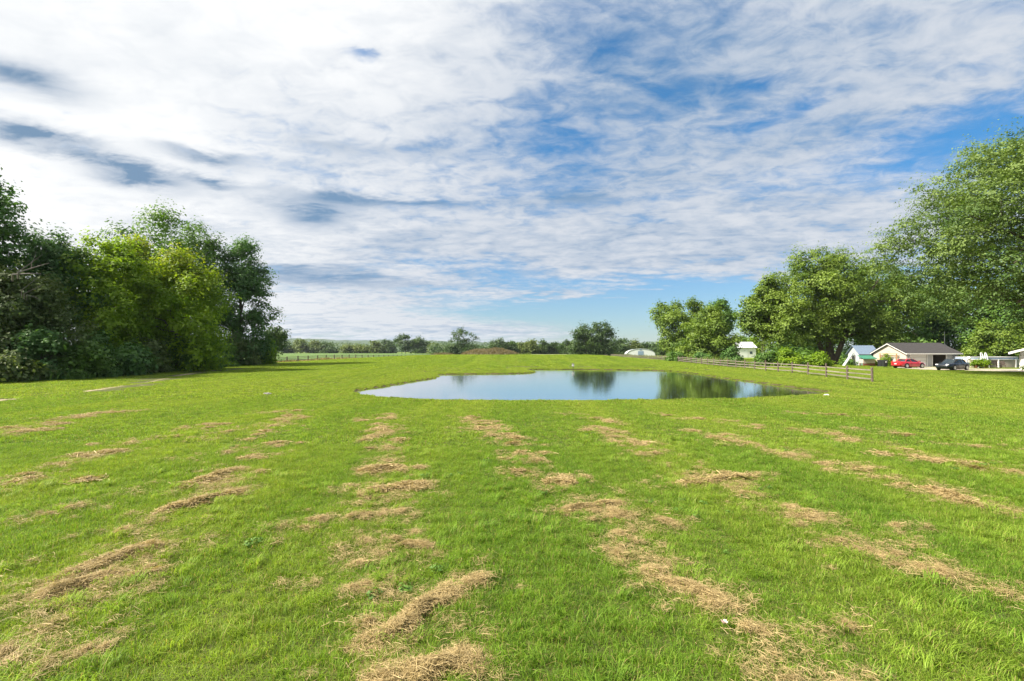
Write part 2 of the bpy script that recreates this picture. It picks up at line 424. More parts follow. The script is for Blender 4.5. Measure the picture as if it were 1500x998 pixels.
def terrain(x, y, s=None):
    x = np.asarray(x, float); y = np.asarray(y, float)
    z = 1.6 * np.exp(-((y - 130) / 27.0) ** 2) * sstep(x, -62, -16) * (1 - sstep(x, 18, 46))
    z = z + 0.10 * (vnoise(x / 9, y / 9, 3) - 0.5) * np.exp(-((y - 20) / 60) ** 2) + 0.05 * (vnoise(x / 2.6, y / 2.6, 5) - 0.5) * (np.abs(y) < 90)
    z = z - 0.25 * sstep(y, 10, 26) * (1 - sstep(y, 34, 60)) * np.exp(-((x - 3) / 30) ** 2)
    if s is None: s = shore_sdf(x, y)
    s = s + 0.35 * (vnoise(x / 1.1, y / 1.1, 9) - 0.5) + 0.2 * (vnoise(x / 0.4, y / 0.4, 10) - 0.5)
    lip = WATER + 0.03 + 0.09 * sstep(s, 0.0, 0.45)
    out = lip + (z - lip) * sstep(s, 0.2, 9.0)
    ins = WATER - 0.03 + np.maximum(s, -12) * 0.12
    return np.where(s > 0, out, ins)


def tz(x, y): return float(terrain(np.array([x]), np.array([y]))[0])


def grow(a, b, s0, k):
    r = [a]; s = s0
    while r[-1] < b: r.append(r[-1] + s); s *= k
    r[-1] = b
    return r


gx = np.unique(np.concatenate([-np.array(grow(42, 3900, 1.0, 1.12)), np.arange(-42, 24.01, 0.4), np.array(grow(24, 95, 1.0, 1.0)), np.array(grow(95, 3900, 2.0, 1.14))]).round(3))
gy = np.unique(np.concatenate([-np.array(grow(2, 300, 1.0, 1.2)), np.arange(-2, 24, 0.5), np.arange(24, 84.01, 0.36), np.array(grow(84.3, 190, 1.2, 1.01)), np.array(grow(190, 4300, 4.0, 1.12))]).round(3))
XX, YY = np.meshgrid(gx, gy); SS = shore_sdf(XX, YY); ZZ = terrain(XX, YY, SS)

# rows of raked, dried clippings: (x0,y0,x1,y1, half-width m, amount), ends given where they lie on the lawn
ROWS_PX = [(0, 712, 110, 680, .25, 1), (25, 900, 120, 850, .35, 1), (90, 850, 240, 795, .26, 1.3), (60, 880, 190, 835, .28, 1.2), (0, 960, 80, 925, .28, 1),
           (240, 752, 350, 722, .22, 1.3), (285, 712, 355, 688, .32, 1.3), (200, 725, 300, 715, .12, .6), (300, 672, 385, 655, .2, .9), (150, 790, 230, 770, .2, .6),
           (95, 965, 170, 945, .14, .8), (180, 890, 215, 905, .18, .6), (0, 640, 60, 628, .2, .6), (100, 610, 180, 600, .25, .6), (190, 845, 240, 830, .15, .5),
           (530, 690, 590, 682, .36, 1.3), (535, 725, 605, 708, .30, 1.3), (605, 712, 630, 708, .13, .8), (430, 770, 520, 755, .22, 1), (520, 755, 590, 748, .22, .9),
           (575, 790, 630, 800, .26, 1.2), (500, 810, 560, 820, .26, 1), (520, 800, 560, 780, .2, .7), (505, 870, 545, 850, .2, .9), (540, 655, 580, 650, .4, 1),
           (545, 630, 575, 625, .4, .8), (550, 610, 575, 606, .4, .7), (530, 945, 700, 845, .26, 1.6), (540, 990, 690, 960, .34, 1.6), (525, 915, 560, 900, .2, 1.2),
           (690, 605, 705, 625, .36, .9), (730, 635, 765, 650, .36, 1.1), (745, 660, 800, 675, .36, 1.1), (745, 690, 790, 692, .34, 1.2), (800, 703, 838, 708, .30, 1.3),
           (825, 748, 905, 732, .26, 1.3), (890, 745, 910, 755, .2, .8), (880, 625, 905, 635, .3, .9), (905, 640, 945, 648, .3, 1), (940, 660, 985, 668, .3, 1),
           (990, 708, 1100, 697, .26, 1.3), (1075, 715, 1105, 722, .25, 1.2), (955, 755, 990, 768, .18, .8), (905, 780, 930, 785, .2, .7), (905, 805, 960, 830, .3, .8),
           (960, 835, 1050, 880, .30, 1.4), (1080, 920, 1150, 940, .22, .8), (1150, 985, 1250, 998, .26, 1), (1160, 960, 1190, 980, .26, .9), (1215, 910, 1235, 920, .18, .6),
           (1145, 740, 1200, 760, .32, 1.3), (1170, 770, 1210, 778, .28, 1.1), (1215, 790, 1290, 820, .26, 1), (1295, 810, 1380, 845, .24, 1.1), (1310, 770, 1350, 785, .18, .8),
           (1360, 785, 1390, 790, .14, .6), (1440, 868, 1500, 875, .22, .9), (1155, 665, 1215, 682, .28, 1.1), (1240, 680, 1265, 688, .28, 1.1), (1290, 702, 1350, 708, .26, 1.1),
           (1355, 712, 1420, 735, .32, 1.3), (1430, 742, 1500, 752, .28, 1.1), (1000, 628, 1060, 640, .3, .8), (1060, 640, 1125, 655, .3, .9), (1295, 655, 1325, 662, .36, 1.1),
           (1350, 672, 1470, 690, .24, 1), (1380, 650, 1500, 660, .2, .7), (1255, 625, 1330, 635, .3, .7), (840, 600, 900, 612, .3, .6), (960, 600, 1040, 610, .3, .5),
           (380, 600, 440, 596, .3, .5), (300, 640, 380, 622, .2, .5), (1100, 620, 1180, 628, .3, .6), (1180, 600, 1290, 606, .3, .5), (50, 760, 110, 745, .2, .3)]
ROWS = [on_ground(a, b) + on_ground(c, d) + (w * .62, k) for a, b, c, d, w, k in ROWS_PX]

hay = np.zeros(XX.shape)
for x0, y0, x1, y1, w, k in ROWS:
    ex, ey = x1 - x0, y1 - y0; t = np.clip(((XX - x0) * ex + (YY - y0) * ey) / (ex * ex + ey * ey + 1e-9), 0, 1)
    d = np.hypot(XX - x0 - t * ex, YY - y0 - t * ey); hay = np.maximum(hay, k * 0.55 * np.exp(-(d / (w + 0.15)) ** 2))
TRACK = [on_ground(a, b) for a, b in [(-60, 588), (0, 583), (100, 575), (200, 562), (255, 551), (300, 544.5), (360, 539), (400, 536)]]
dirt = np.zeros(XX.shape)
for (x0, y0), (x1, y1) in zip(TRACK[:-1], TRACK[1:]):
    ex, ey = x1 - x0, y1 - y0; t = np.clip(((XX - x0) * ex + (YY - y0) * ey) / (ex * ex + ey * ey), 0, 1)
    d = np.hypot(XX - x0 - t * ex, YY - y0 - t * ey)
    dirt = np.maximum(dirt, 0.95 * np.exp(-(d / 0.55) ** 2) + 0.45 * np.exp(-((d - 1.7) / 0.6) ** 2))
dirt *= 0.2 + 0.9 * vnoise(XX / 5, YY / 3, 21)
soil = np.where(SS < 0.3, 1.0, np.exp(-((SS - 0.3) / 0.3) ** 2) * 0.45) * (SS < 3)
idx = np.arange(XX.size).reshape(XX.shape)
quads = np.stack([idx[:-1, :-1], idx[:-1, 1:], idx[1:, 1:], idx[1:, :-1]], -1).reshape(-1, 4)
ground = mesh_np('ground', np.stack([XX, YY, ZZ], -1).reshape(-1, 3), quads, M['lawn'], tint={'hay': hay.ravel(), 'dirt': dirt.ravel(), 'soil': soil.ravel(), 'thatch': (1 - sstep(YY, 60, 150)).ravel()}, smooth=True)
tag(ground, 'mown yellow green lawn around the pond', kind='structure')

mw, q, b = new_mat('pond_water')
geo = q.n('ShaderNodeNewGeometry')
b.inputs['Base Color'].default_value = (0.028, 0.032, 0.012, 1); b.inputs['Roughness'].default_value = 0.05; b.inputs['IOR'].default_value = 1.5
b.inputs['Specular IOR Level'].default_value = 1.0
bp = q.n('ShaderNodeBump'); bp.inputs['Strength'].default_value = 0.04; bp.inputs['Distance'].default_value = 0.05
q.l(q.m('ADD', q.noise(q.mapping(geo.outputs['Position'], (1, 1.6, 1)), 2.2, 4, 0.6), q.m('MULTIPLY', q.noise(geo.outputs['Position'], 0.35, 2), 1.5)), bp.inputs['Height'])
q.l(bp.outputs[0], b.inputs['Normal'])
gl = q.n('ShaderNodeBsdfGlossy'); gl.inputs['Color'].default_value = (0.92, 0.94, 0.96, 1); gl.inputs['Roughness'].default_value = 0.06; q.l(bp.outputs[0], gl.inputs['Normal'])
wm = q.n('ShaderNodeMixShader'); wm.inputs[0].default_value = 0.78; q.l(b.outputs[0], wm.inputs[1]); q.l(gl.outputs[0], wm.inputs[2]); q.l(wm.outputs[0], mw.node_tree.nodes['Material Output'].inputs[0])
# the water sheet reaches a little under the bank all round
wx, wy = np.meshgrid(np.linspace(-16, 26, 22), np.linspace(26, 84, 30))
wi = np.arange(wx.size).reshape(wx.shape)
water = mesh_np('pond_water', np.stack([wx, wy, np.full(wx.shape, WATER)], -1).reshape(-1, 3), np.stack([wi[:-1, :-1], wi[:-1, 1:], wi[1:, 1:], wi[1:, :-1]], -1).reshape(-1, 4), mw)
tag(water, 'still pond water mirroring sky and trees', kind='structure')


def field_mat(name, c1, c2, sc_=0.9):
    m, q, b = new_mat(name); geo = q.n('ShaderNodeNewGeometry'); P = geo.outputs['Position']
    n = q.noise(q.mapping(P, (0.05, 0.4, 1)), 1.0, 5, 0.65); n2 = q.noise(P, 3.0, 5, 0.7)
    q.l(q.mix(q.m('ADD', q.m('MULTIPLY', n, 0.6), q.m('MULTIPLY', n2, 0.4)), c1 + (1,), c2 + (1,)), b.inputs['Base Color']); b.inputs['Roughness'].default_value = 0.8
    bp = q.n('ShaderNodeBump'); bp.inputs['Strength'].default_value = 0.8; bp.inputs['Distance'].default_value = 0.3; q.l(n2, bp.inputs['Height']); q.l(bp.outputs[0], b.inputs['Normal'])
    return m


def slab(name, pts, z0, z1, mat):
    n = len(pts)
    mb = MB().add([(x, y, z1) for x, y in pts] + [(x, y, z0) for x, y in pts], [tuple(range(n))] + [(i, i + n, (i + 1) % n + n, (i + 1) % n) for i in range(n)])
    return mb.build(name, mat)


fl = lambda D, off=0: -62.5 + 0.112 * D + off        # line of the left fence
tag(slab('field', [(fl(104, -3), 104), (fl(330, -3), 330), (-20, 560), (-420, 560), (-420, 104)], -0.2, 0.42, field_mat('field_crop', (0.040, 0.090, 0.006), (0.090, 0.160, 0.012))), 'low bluish green crop field behind the dark rail fence', kind='structure')
tag(slab('meadow', [(-18, 225), (40, 225), (52, 420), (-18, 420)], -0.2, 0.55, field_mat('field_dry', (0.10, 0.14, 0.04), (0.26, 0.27, 0.11))), 'pale hay meadow beyond the lawn rise', kind='structure')

# wooded ridge far behind
hx = np.linspace(-2600, 2600, 420); hy_ = np.linspace(0, 1, 14)
HX, HT = np.meshgrid(hx, hy_)
top = (34 + 22 * np.exp(-((HX + 1000) / 700) ** 2) + 10 * vnoise(HX / 260, HX * 0, 2) + 5.0 * vnoise(HX / 26, HX * 0, 4) - 16 * sstep(HX, 100, 1200))
HYY = 2150 + 500 * (HT - 0.35) + 60 * vnoise(HX / 90, HT * 5, 7)
HZ = top * np.sin(np.clip(HT * 1.6, 0, 1) * math.pi / 2) * (0.93 + 0.14 * vnoise(HX / 14, HT * 9, 8)) - 2
hi = np.arange(HX.size).reshape(HX.shape)
tag(mesh_np('hills', np.stack([HX, HYY, HZ], -1).reshape(-1, 3), np.stack([hi[:-1, :-1], hi[:-1, 1:], hi[1:, 1:], hi[1:, :-1]], -1).reshape(-1, 4),
            field_mat('wooded_hill', (0.018, 0.045, 0.022), (0.05, 0.085, 0.034))), 'low wooded ridge on the horizon', kind='structure')

# gravel drive in front of the garage and the house
drive = [on_ground(a, b_) for a, b_ in [(1312, 539.6), (1345, 541.5), (1388, 542.6), (1440, 544.0), (1520, 546.0), (1640, 548.0)]]
back = [on_ground(a, b_) for a, b_ in [(1640, 541.5), (1520, 541.3), (1440, 541.0), (1405, 540.2), (1402, 537.6), (1318, 537.6)]]
tag(slab('gravel_drive', drive + back, -0.1, 0.07, M['gravel']), 'pale gravel drive by the cars', kind='structure')


# ------------------------------------------------------------------ trees
def leaf_quads(c, n, size, g_, fold=0.18):
    """c (k,3) leaf centres, n (k,3) leaf normals -> kite-shaped leaves, two triangles each"""
    k = len(c)
    n = n / (np.linalg.norm(n, axis=1, keepdims=True) + 1e-9)
    r = g_.normal(size=(k, 3)); r[:, 2] -= 0.35
    a = r - n * np.sum(r * n, 1, keepdims=True); a /= np.linalg.norm(a, axis=1, keepdims=True) + 1e-9
    b_ = np.cross(n, a)
    L = size * g_.uniform(0.6, 1.35, (k, 1)); W = L * g_.uniform(0.55, 0.85, (k, 1))
    p0 = c - a * L * 0.5; p2 = c + a * L * 0.5; off = n * L * fold
    p1 = c + b_ * W * 0.5 + off + a * L * 0.05; p3 = c - b_ * W * 0.5 + off + a * L * 0.05
    v = np.stack([p0, p1, p2, p3], 1).reshape(-1, 3)
    i = np.arange(k)[:, None] * 4
    return v, np.concatenate([i + np.array([[0, 1, 2]]), i + np.array([[0, 2, 3]])])


SHAPES = {
    'round': lambda t: np.sqrt(np.clip(1 - (2 * t - 1) ** 2, 0, 1)),
    'dome': lambda t: np.where(t < 0.30, 0.80 + 0.20 * np.sin(t / 0.30 * math.pi / 2), np.sqrt(np.clip(1 - ((t - 0.30) / 0.70) ** 2, 0, 1))),
    'egg': lambda t: np.where(t < 0.35, 0.55 + 0.45 * np.sin(t / 0.35 * math.pi / 2), np.clip(1 - ((t - 0.35) / 0.65) ** 2.0, 0, 1) ** 0.75),
    'vase': lambda t: np.where(t < 0.62, 0.35 + 0.65 * (t / 0.62), np.sqrt(np.clip(1 - ((t - 0.62) / 0.38) ** 2, 0, 1))),
    'cone': lambda t: np.clip(1.0 - 0.80 * t ** 1.25, 0, 1) * np.where(t < 0.12, 0.7 + t * 2.5, 1.0),
}


DENS, LSZ = 1.75, 1.22


def make_tree(name, label, x, y, H, R, z0=2.0, shape='dome', leaf='leaf_mid', leaves=12000, clumps=90, lsize=0.30, seed=1, trunk_r=0.3, lean=(0, 0), bark='bark',
              group=None, category='tree', limbs=7, droop=0.3, clump_r=0.17, accent=0.0, ry=None, loose=0.5, ground_z=None, parts=('trunk', 'crown'), shell=0.42, stems=1, lobe=1.0):
    leaves = int(leaves * DENS); lsize *= LSZ; clump_r *= 1.15
    g_ = np.random.default_rng(seed)
    gz = tz(x, y) if ground_z is None else ground_z
    root = empty(name, (x, y, gz), 0, label, category, group)
    ry = ry or R
    prof = SHAPES[shape]
    t = g_.uniform(0.02, 1.0, clumps * 3)
    keep = g_.uniform(0, 1, len(t)) < prof(t) * 0.9 + 0.1; t = t[keep][:clumps]; nC_ = len(t)
    th = g_.uniform(0, 2 * math.pi, nC_)
    ph = g_.uniform(0, 6.28, 4)
    lobes = 1 + lobe * 0.16 * np.sin(2 * th + ph[0] + 3 * t) + lobe * 0.12 * np.sin(3 * th + ph[1] - 5 * t) + lobe * 0.10 * np.sin(5 * th + ph[2] + 9 * t)
    fr = g_.uniform(0, 1, nC_) ** shell
    rr = prof(t) * fr * lobes * (1 - clump_r * 0.75)
    hgt = H - z0
    cx = rr * R * np.cos(th) + lean[0] * t; cy = rr * ry * np.sin(th) + lean[1] * t
    cz = z0 + t * hgt * (1 - clump_r * 0.25) - droop * rr * hgt * 0.22 + g_.normal(0, 0.03 * hgt, nC_)
    C = np.stack([cx, cy, np.maximum(cz, 0.25)], 1)
    cr = clump_r * (R * 0.55 + hgt * 0.3) * g_.uniform(0.6, 1.35, nC_)
    w = cr ** 2; cnt = np.maximum(6, (leaves * w / w.sum()).astype(int))
    pos, nor, tint, acc = [], [], [], []
    for i in range(nC_):
        n = cnt[i]; ns = int(n * loose * .6); nb = n - ns
        kb = max(3, nb // 11)                                # sprigs: tight handfuls of leaves with gaps between them
        d = g_.normal(size=(kb, 3)); d[:, 2] += .25; d /= np.linalg.norm(d, axis=1, keepdims=True)
        sc_ = d * (g_.uniform(0.12, 1.0, (kb, 1)) ** 0.45) * cr[i] * np.array([1, 1, 0.66])
        wb_ = g_.integers(0, kb, nb)
        p = sc_[wb_] + g_.normal(0, 1.0, (nb, 3)) * lsize * np.array([1.15, 1.15, .55])
        k = max(3, ns // 12)
        sd_ = g_.normal(size=(k, 3)); sd_ += (C[i] - np.array([0, 0, z0 + hgt * 0.35])) / (R + 1e-6) * 0.9; sd_ /= np.linalg.norm(sd_, axis=1, keepdims=True)
        who = g_.integers(0, k, ns); along = g_.uniform(0.35, 1.55, (ns, 1))
        p2 = sd_[who] * along * cr[i] + g_.normal(0, 0.9 * lsize, (ns, 3)); p2[:, 2] -= 0.12 * cr[i] * along[:, 0] ** 2
        P = np.concatenate([p, p2]); pos.append(P + C[i])
        sn = np.concatenate([(sc_ / (cr[i] + 1e-6) * .9 + g_.normal(0, .30, sc_.shape))[wb_], p2 / (cr[i] + 1e-6) * .7])
        nor.append(sn + np.array([0, 0, 0.65]) + g_.normal(0, 0.30, P.shape))
        tb = g_.uniform(0.18, 0.76); ts = np.concatenate([g_.normal(0, .16, kb)[wb_], np.zeros(ns)])
        tint.append(np.clip(tb + ts + g_.normal(0, 0.10, len(P)), 0, 1))
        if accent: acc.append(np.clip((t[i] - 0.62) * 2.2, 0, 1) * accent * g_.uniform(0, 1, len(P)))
    pos = np.concatenate(pos); nor = np.concatenate(nor); tint = np.concatenate(tint)
    ok = pos[:, 2] > 0.02; pos, nor, tint = pos[ok], nor[ok], tint[ok]
    v, f = leaf_quads(pos, nor, lsize, g_)
    at_ = {'tint': np.repeat(tint, 4)}
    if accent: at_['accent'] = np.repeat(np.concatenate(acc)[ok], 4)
    # wood
    mb = MB()
    ttop = z0 + hgt * 0.62
    lx, ly = lean
    pts = []
    for j in range(6):
        s = j / 5
        pts.append(Vector((lx * s ** 1.3 * 0.62 + g_.normal(0, 0.04 * R * 0.3) * (j > 0), ly * s * 0.62 + g_.normal(0, 0.04 * R * 0.3) * (j > 0), -0.15 + (ttop + 0.15) * s)))
    mb.tube(pts, [trunk_r * (1.45, 1.0, 0.85, 0.62, 0.4, 0.16)[j] for j in range(6)], 8)
    for _ in range(stems - 1):
        a_ = g_.uniform(0, 6.28); e_ = Vector((math.cos(a_) * R * 0.5, math.sin(a_) * R * 0.5, ttop))
        mb.tube([pts[0] + Vector((math.cos(a_), math.sin(a_), 0)) * trunk_r * 0.8, pts[0].lerp(e_, 0.35) + Vector((0, 0, hgt * 0.06)), e_], [trunk_r * 0.85, trunk_r * 0.6, trunk_r * 0.15], 6)
    nodes = [(p, trunk_r * 0.5) for p in pts[2:]]
    order = np.argsort(-fr * prof(t))[:limbs * 3]; g_.shuffle(order)
    for i in order[:limbs]:
        e = Vector(C[i]); s = g_.uniform(0.22, 0.72); st = pts[0].lerp(pts[-1], max(s, min(0.8, z0 / ttop * 0.8)))
        mid = st.lerp(e, 0.45) + Vector((0, 0, 0.10 * (e - st).length))
        q1 = st.lerp(mid, 0.5) + Vector(g_.normal(0, 0.03 * R, 3))
        rr0 = trunk_r * g_.uniform(0.38, 0.6)
        mb.tube([st, q1, mid, mid.lerp(e, 0.55), e], [rr0, rr0 * 0.8, rr0 * 0.55, rr0 * 0.35, rr0 * 0.12], 6, False)
        nodes += [(q1, rr0 * 0.5), (mid, rr0 * 0.4), (mid.lerp(e, 0.55), rr0 * 0.3)]
    ordr = np.argsort(np.hypot(C[:, 0] - lx * .5, C[:, 1] - ly * .5) + np.abs(C[:, 2] - (z0 + hgt * .4)) * .5)
    NP = np.array([tuple(p) for p, _ in nodes] + [(0, 0, 1e6)] * (2 * nC_)); cntn = len(nodes)
    for i in ordr:
        dd = NP[:cntn] - C[i]; dist = np.sqrt((dd ** 2).sum(1)) + np.maximum(dd[:, 2], 0) * 1.5
        j = int(np.argmin(dist)); st, r0 = nodes[j]; e = Vector(C[i])
        mid = st.lerp(e, 0.5) + Vector((0, 0, 0.08 * (e - st).length)) + Vector(g_.normal(0, .05, 3)) * (e - st).length
        r0 = min(r0, 0.11 * trunk_r + 0.015)
        mb.tube([st, mid, e], [r0, r0 * 0.75, r0 * 0.45], 4, False)
        for q_, r_ in ((mid, r0 * .75), (e, r0 * .5)): NP[cntn] = q_; cntn += 1; nodes.append((q_, r_))
    mb.build(parts[0], M[bark], root)
    mesh_np(parts[1], v, f, M[leaf], root, at_)
    return root


def T(px, D, top_y, half_px, **kw):
    """tree from its column, distance, top row and half-width as they measure up on site"""
    p = at(px, D)
    return dict(x=p.x, y=D, H=height_at(top_y, D) - tz(p.x, D), R=half_px * D / F, **kw)


LG = 'trees of the left hedgerow'
make_tree('broadleaf_tree', 'tall dark green tree cut off by the left picture edge', **T(-42, 46, 232, 108, z0=1.0, shape='cone', leaf='leaf_dark', leaves=26000, clumps=150, lsize=0.26, seed=11, trunk_r=0.35, group=LG, clump_r=0.16, loose=0.35))
make_tree('broadleaf_tree', 'dark olive brown drooping tree in front of the tall leftmost tree', **T(30, 45, 402, 82, z0=0.6, shape='dome', leaf='leaf_olive', leaves=17000, clumps=100, lsize=0.24, seed=12, trunk_r=0.22, group=LG, droop=0.9))
make_tree('broadleaf_tree', 'dark green tree with ragged top between leftmost tree and yellow green tree', **T(82, 52, 330, 58, z0=1.0, shape='egg', leaf='leaf_dark', leaves=14000, clumps=90, lsize=0.25, seed=13, trunk_r=0.22, group=LG))
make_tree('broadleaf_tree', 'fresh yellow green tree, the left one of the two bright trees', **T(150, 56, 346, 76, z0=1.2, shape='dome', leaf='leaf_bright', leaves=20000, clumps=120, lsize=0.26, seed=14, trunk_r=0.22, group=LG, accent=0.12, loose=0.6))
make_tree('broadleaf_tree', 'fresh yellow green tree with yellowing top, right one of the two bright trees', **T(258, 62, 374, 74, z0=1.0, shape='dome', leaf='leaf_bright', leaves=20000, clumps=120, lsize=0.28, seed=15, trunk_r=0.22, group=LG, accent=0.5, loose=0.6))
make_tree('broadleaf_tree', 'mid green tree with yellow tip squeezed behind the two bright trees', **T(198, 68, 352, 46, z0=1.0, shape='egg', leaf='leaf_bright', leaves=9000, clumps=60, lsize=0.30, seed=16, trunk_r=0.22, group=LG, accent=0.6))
make_tree('broadleaf_tree', 'highest tree of the hedgerow with feathery open top behind the bright trees', **T(252, 84, 303, 84, z0=3.0, shape='vase', leaf='leaf_mid', leaves=20000, clumps=130, lsize=0.33, seed=17, trunk_r=0.4, group=LG, loose=0.75, clump_r=0.14))
make_tree('broadleaf_tree', 'dark blue green tree with layered boughs at the hedgerow end', **T(352, 90, 350, 52, z0=2.6, shape='egg', leaf='leaf_dark', leaves=17000, clumps=100, lsize=0.32, seed=18, trunk_r=0.33, group=LG, loose=0.6, limbs=10, clump_r=0.15))
make_tree('small_tree', 'small thin grey green tree peeping out behind the hedgerow end', **T(404, 128, 478, 15, z0=2.5, shape='round', leaf='leaf_far', leaves=1400, clumps=26, lsize=0.5, seed=19, trunk_r=0.15, group=LG, loose=0.7))

SG = 'shrubs under the left hedgerow'
for i, (px, D, ty, hw, leaf, lab) in enumerate([
        (12, 41, 520, 55, 'leaf_olive', 'low dull shrub with rank weeds at the left picture edge'),
        (62, 43.5, 486, 46, 'leaf_dark', 'dark green rounded shrub, leftmost of the hedgerow underwood'),
        (118, 46, 505, 40, 'leaf_mid', 'leafy green shrub below the left bright tree, touching the lawn'),
        (165, 50, 480, 46, 'leaf_dark', 'big dark shrub below the gap between the two bright trees'),
        (212, 55, 500, 34, 'leaf_olive', 'olive green shrub below the right bright tree, left side'),
        (254, 61, 492, 38, 'leaf_mid', 'mid green shrub in the middle below the right bright tree'),
        (296, 70, 497, 30, 'leaf_dark', 'dark shrub below the right flank of the right bright tree'),
        (322, 78, 500, 22, 'leaf_mid', 'narrow mid green shrub at the foot of the layered dark tree'),
        (352, 86, 490, 28, 'leaf_olive', 'dense dull green shrub before the layered dark tree'),
        (384, 94, 497, 20, 'leaf_bright', 'bright green rounded bush ending the hedgerow beside the first fence post')]):
    make_tree('shrub', lab, **T(px, D, ty, hw, z0=0.1, shape='dome', leaf=leaf, leaves=3600, clumps=34, lsize=0.22 + D * 0.0012, seed=40 + i, trunk_r=0.06, group=SG, category='shrub', limbs=4, clump_r=0.24, parts=('stem', 'foliage'), stems=3))

mb = MB()
for (a, b_, c_) in [((24, 398), (60, 372), .05), ((24, 399), (70, 385), .06), ((16, 402), (58, 401), .06), ((44, 384), (50, 368), .03), ((30, 425), (58, 402), .025), ((34, 430), (64, 416), .025), ((38, 432), (58, 440), .025)]:
    p, q_ = at(a[0], 40, height_at(a[1], 40)), at(b_[0], 40.3, height_at(b_[1], 40.3))
    mb.tube([p - Vector((1.5, -1.5, 0.3)), p, p.lerp(q_, .5) + Vector((0, .1, .06)), q_], [c_ * 1.2, c_, c_ * .7, c_ * .25], 5)
tag(mb.build('dead_boughs', M['dead_wood']), 'bare grey dead boughs sticking out of the olive brown tree', 'dead boughs')

RG = 'trees on the right side'
make_tree('broadleaf_tree', 'loose airy tree, left one of the pair behind the pond', **T(994, 132, 438, 46, z0=2.0, shape='vase', leaf='leaf_maple', leaves=9500, clumps=70, lsize=0.42, seed=21, trunk_r=0.25, group=RG, loose=0.8, clump_r=0.13))
make_tree('broadleaf_tree', 'compact full green tree, front one of the pair behind the pond', **T(1038, 112, 451, 45, z0=0.4, shape='egg', leaf='leaf_maple', leaves=12000, clumps=90, lsize=0.36, seed=22, trunk_r=0.25, group=RG, loose=0.4))
make_tree('broadleaf_tree', 'thin dark tree rising behind the compact full green tree', **T(1054, 140, 440, 26, z0=6.0, shape='vase', leaf='leaf_mid', leaves=3500, clumps=36, lsize=0.45, seed=23, trunk_r=0.2, group=RG, loose=0.8))
make_tree('broadleaf_tree', 'huge spreading maple with thick forked trunk behind the rail fence', **T(1216, 97, 366, 118, ry=9.5, z0=5.6, shape='dome', leaf='leaf_maple', leaves=60000, clumps=260, lsize=0.28, seed=24, trunk_r=0.66, group=RG, loose=0.5, limbs=14, clump_r=0.13, droop=0.45, stems=3))
make_tree('broadleaf_tree', 'leaning slender maple at the left flank of the huge spreading maple', **T(1116, 97, 404, 32, z0=6.0, shape='egg', leaf='leaf_maple', leaves=9000, clumps=60, lsize=0.36, seed=25, trunk_r=0.34, group=RG, lean=(1.8, 0), bark='bark_pale', clump_r=0.17))
make_tree('broadleaf_tree', 'towering silver green maple cut off by the right picture edge', **T(1570, 50, 172, 255, z0=7.0, shape='dome', leaf='leaf_silver', leaves=125000, clumps=270, lsize=0.175, shell=0.38, lobe=0.55, seed=26, trunk_r=0.5, group=RG, loose=0.4, limbs=18, clump_r=0.125, droop=0.45, ry=11.0))
for i, (px, D, ty, hw, leaf, lab) in enumerate([
        (1262, 122, 400, 42, 'leaf_dark', 'dark tree filling the space behind the small blue roofed shed'),
        (1318, 118, 392, 44, 'leaf_mid', 'dark tree right behind the gable of the garage'),
        (1366, 124, 404, 40, 'leaf_dark', 'deep green tree behind the garage roof beside the thin pole'),
        (1412, 120, 412, 42, 'leaf_dark', 'shady tree behind the right end of the garage'),
        (1468, 112, 404, 46, 'leaf_mid', 'green tree behind the white pool near the picture edge'),
        (1525, 108, 400, 50, 'leaf_dark', 'dark tree behind the house corner at the picture edge'),
        (1172, 128, 440, 40, 'leaf_dark', 'dark tree seen below the boughs of the huge spreading maple')]):
    make_tree('broadleaf_tree', lab, **T(px, D, ty, hw, z0=0.8, shape='egg', leaf=leaf, leaves=8500, clumps=70, lsize=0.46, seed=60 + i, trunk_r=0.3, group='trees behind the garage', loose=0.4))
make_tree('small_tree', 'sunlit small tree growing between garage and white pool', **T(1446, 88, 474, 32, z0=0.8, shape='dome', leaf='leaf_maple', leaves=9000, clumps=70, lsize=0.28, seed=70, trunk_r=0.14, group='trees behind the garage', loose=0.5))
make_tree('small_tree', 'sunlit lower tree right of the one beside the white pool', **T(1500, 86, 470, 34, z0=0.8, shape='dome', leaf='leaf_maple', leaves=8000, clumps=70, lsize=0.28, seed=71, trunk_r=0.14, group='trees behind the garage', loose=0.5))
BG = 'bushes behind the right rail fence'
for i, (px, D, ty, hw, leaf, lab) in enumerate([
        (1124, 84, 514, 17, 'leaf_mid', 'green bush behind the fence at the foot of the leaning maple'),
        (1150, 82, 512, 18, 'leaf_bright', 'bright bush behind the fence, next right of the leaning maple'),
        (1176, 84, 512, 18, 'leaf_mid', 'wide bush behind the fence, left of the huge trunk'),
        (1198, 80, 518, 15, 'leaf_bright', 'low bright bush behind the fence just left of the huge trunk'),
        (1072, 104, 511, 17, 'leaf_dark', 'dark bush behind the fence left of the white barn'),
        (1030, 100, 519, 18, 'leaf_dark', 'low bush behind the fence under the compact full green tree'),
        (990, 112, 518, 16, 'leaf_mid', 'low bush behind the fence under the loose airy tree'),
        (1243, 86, 529, 6, 'leaf_mid', 'small bush right of the huge trunk before the slide'),
        (1283, 84, 528, 8, 'leaf_bright', 'small weed bush between bins and shed')]):
    make_tree('bush', lab, **T(px, D, ty, hw, z0=0.05, shape='dome', leaf=leaf, leaves=2400, clumps=28, lsize=0.26, seed=80 + i, trunk_r=0.05, group=BG, category='bush', limbs=3, clump_r=0.26, parts=('stem', 'foliage'), stems=2))

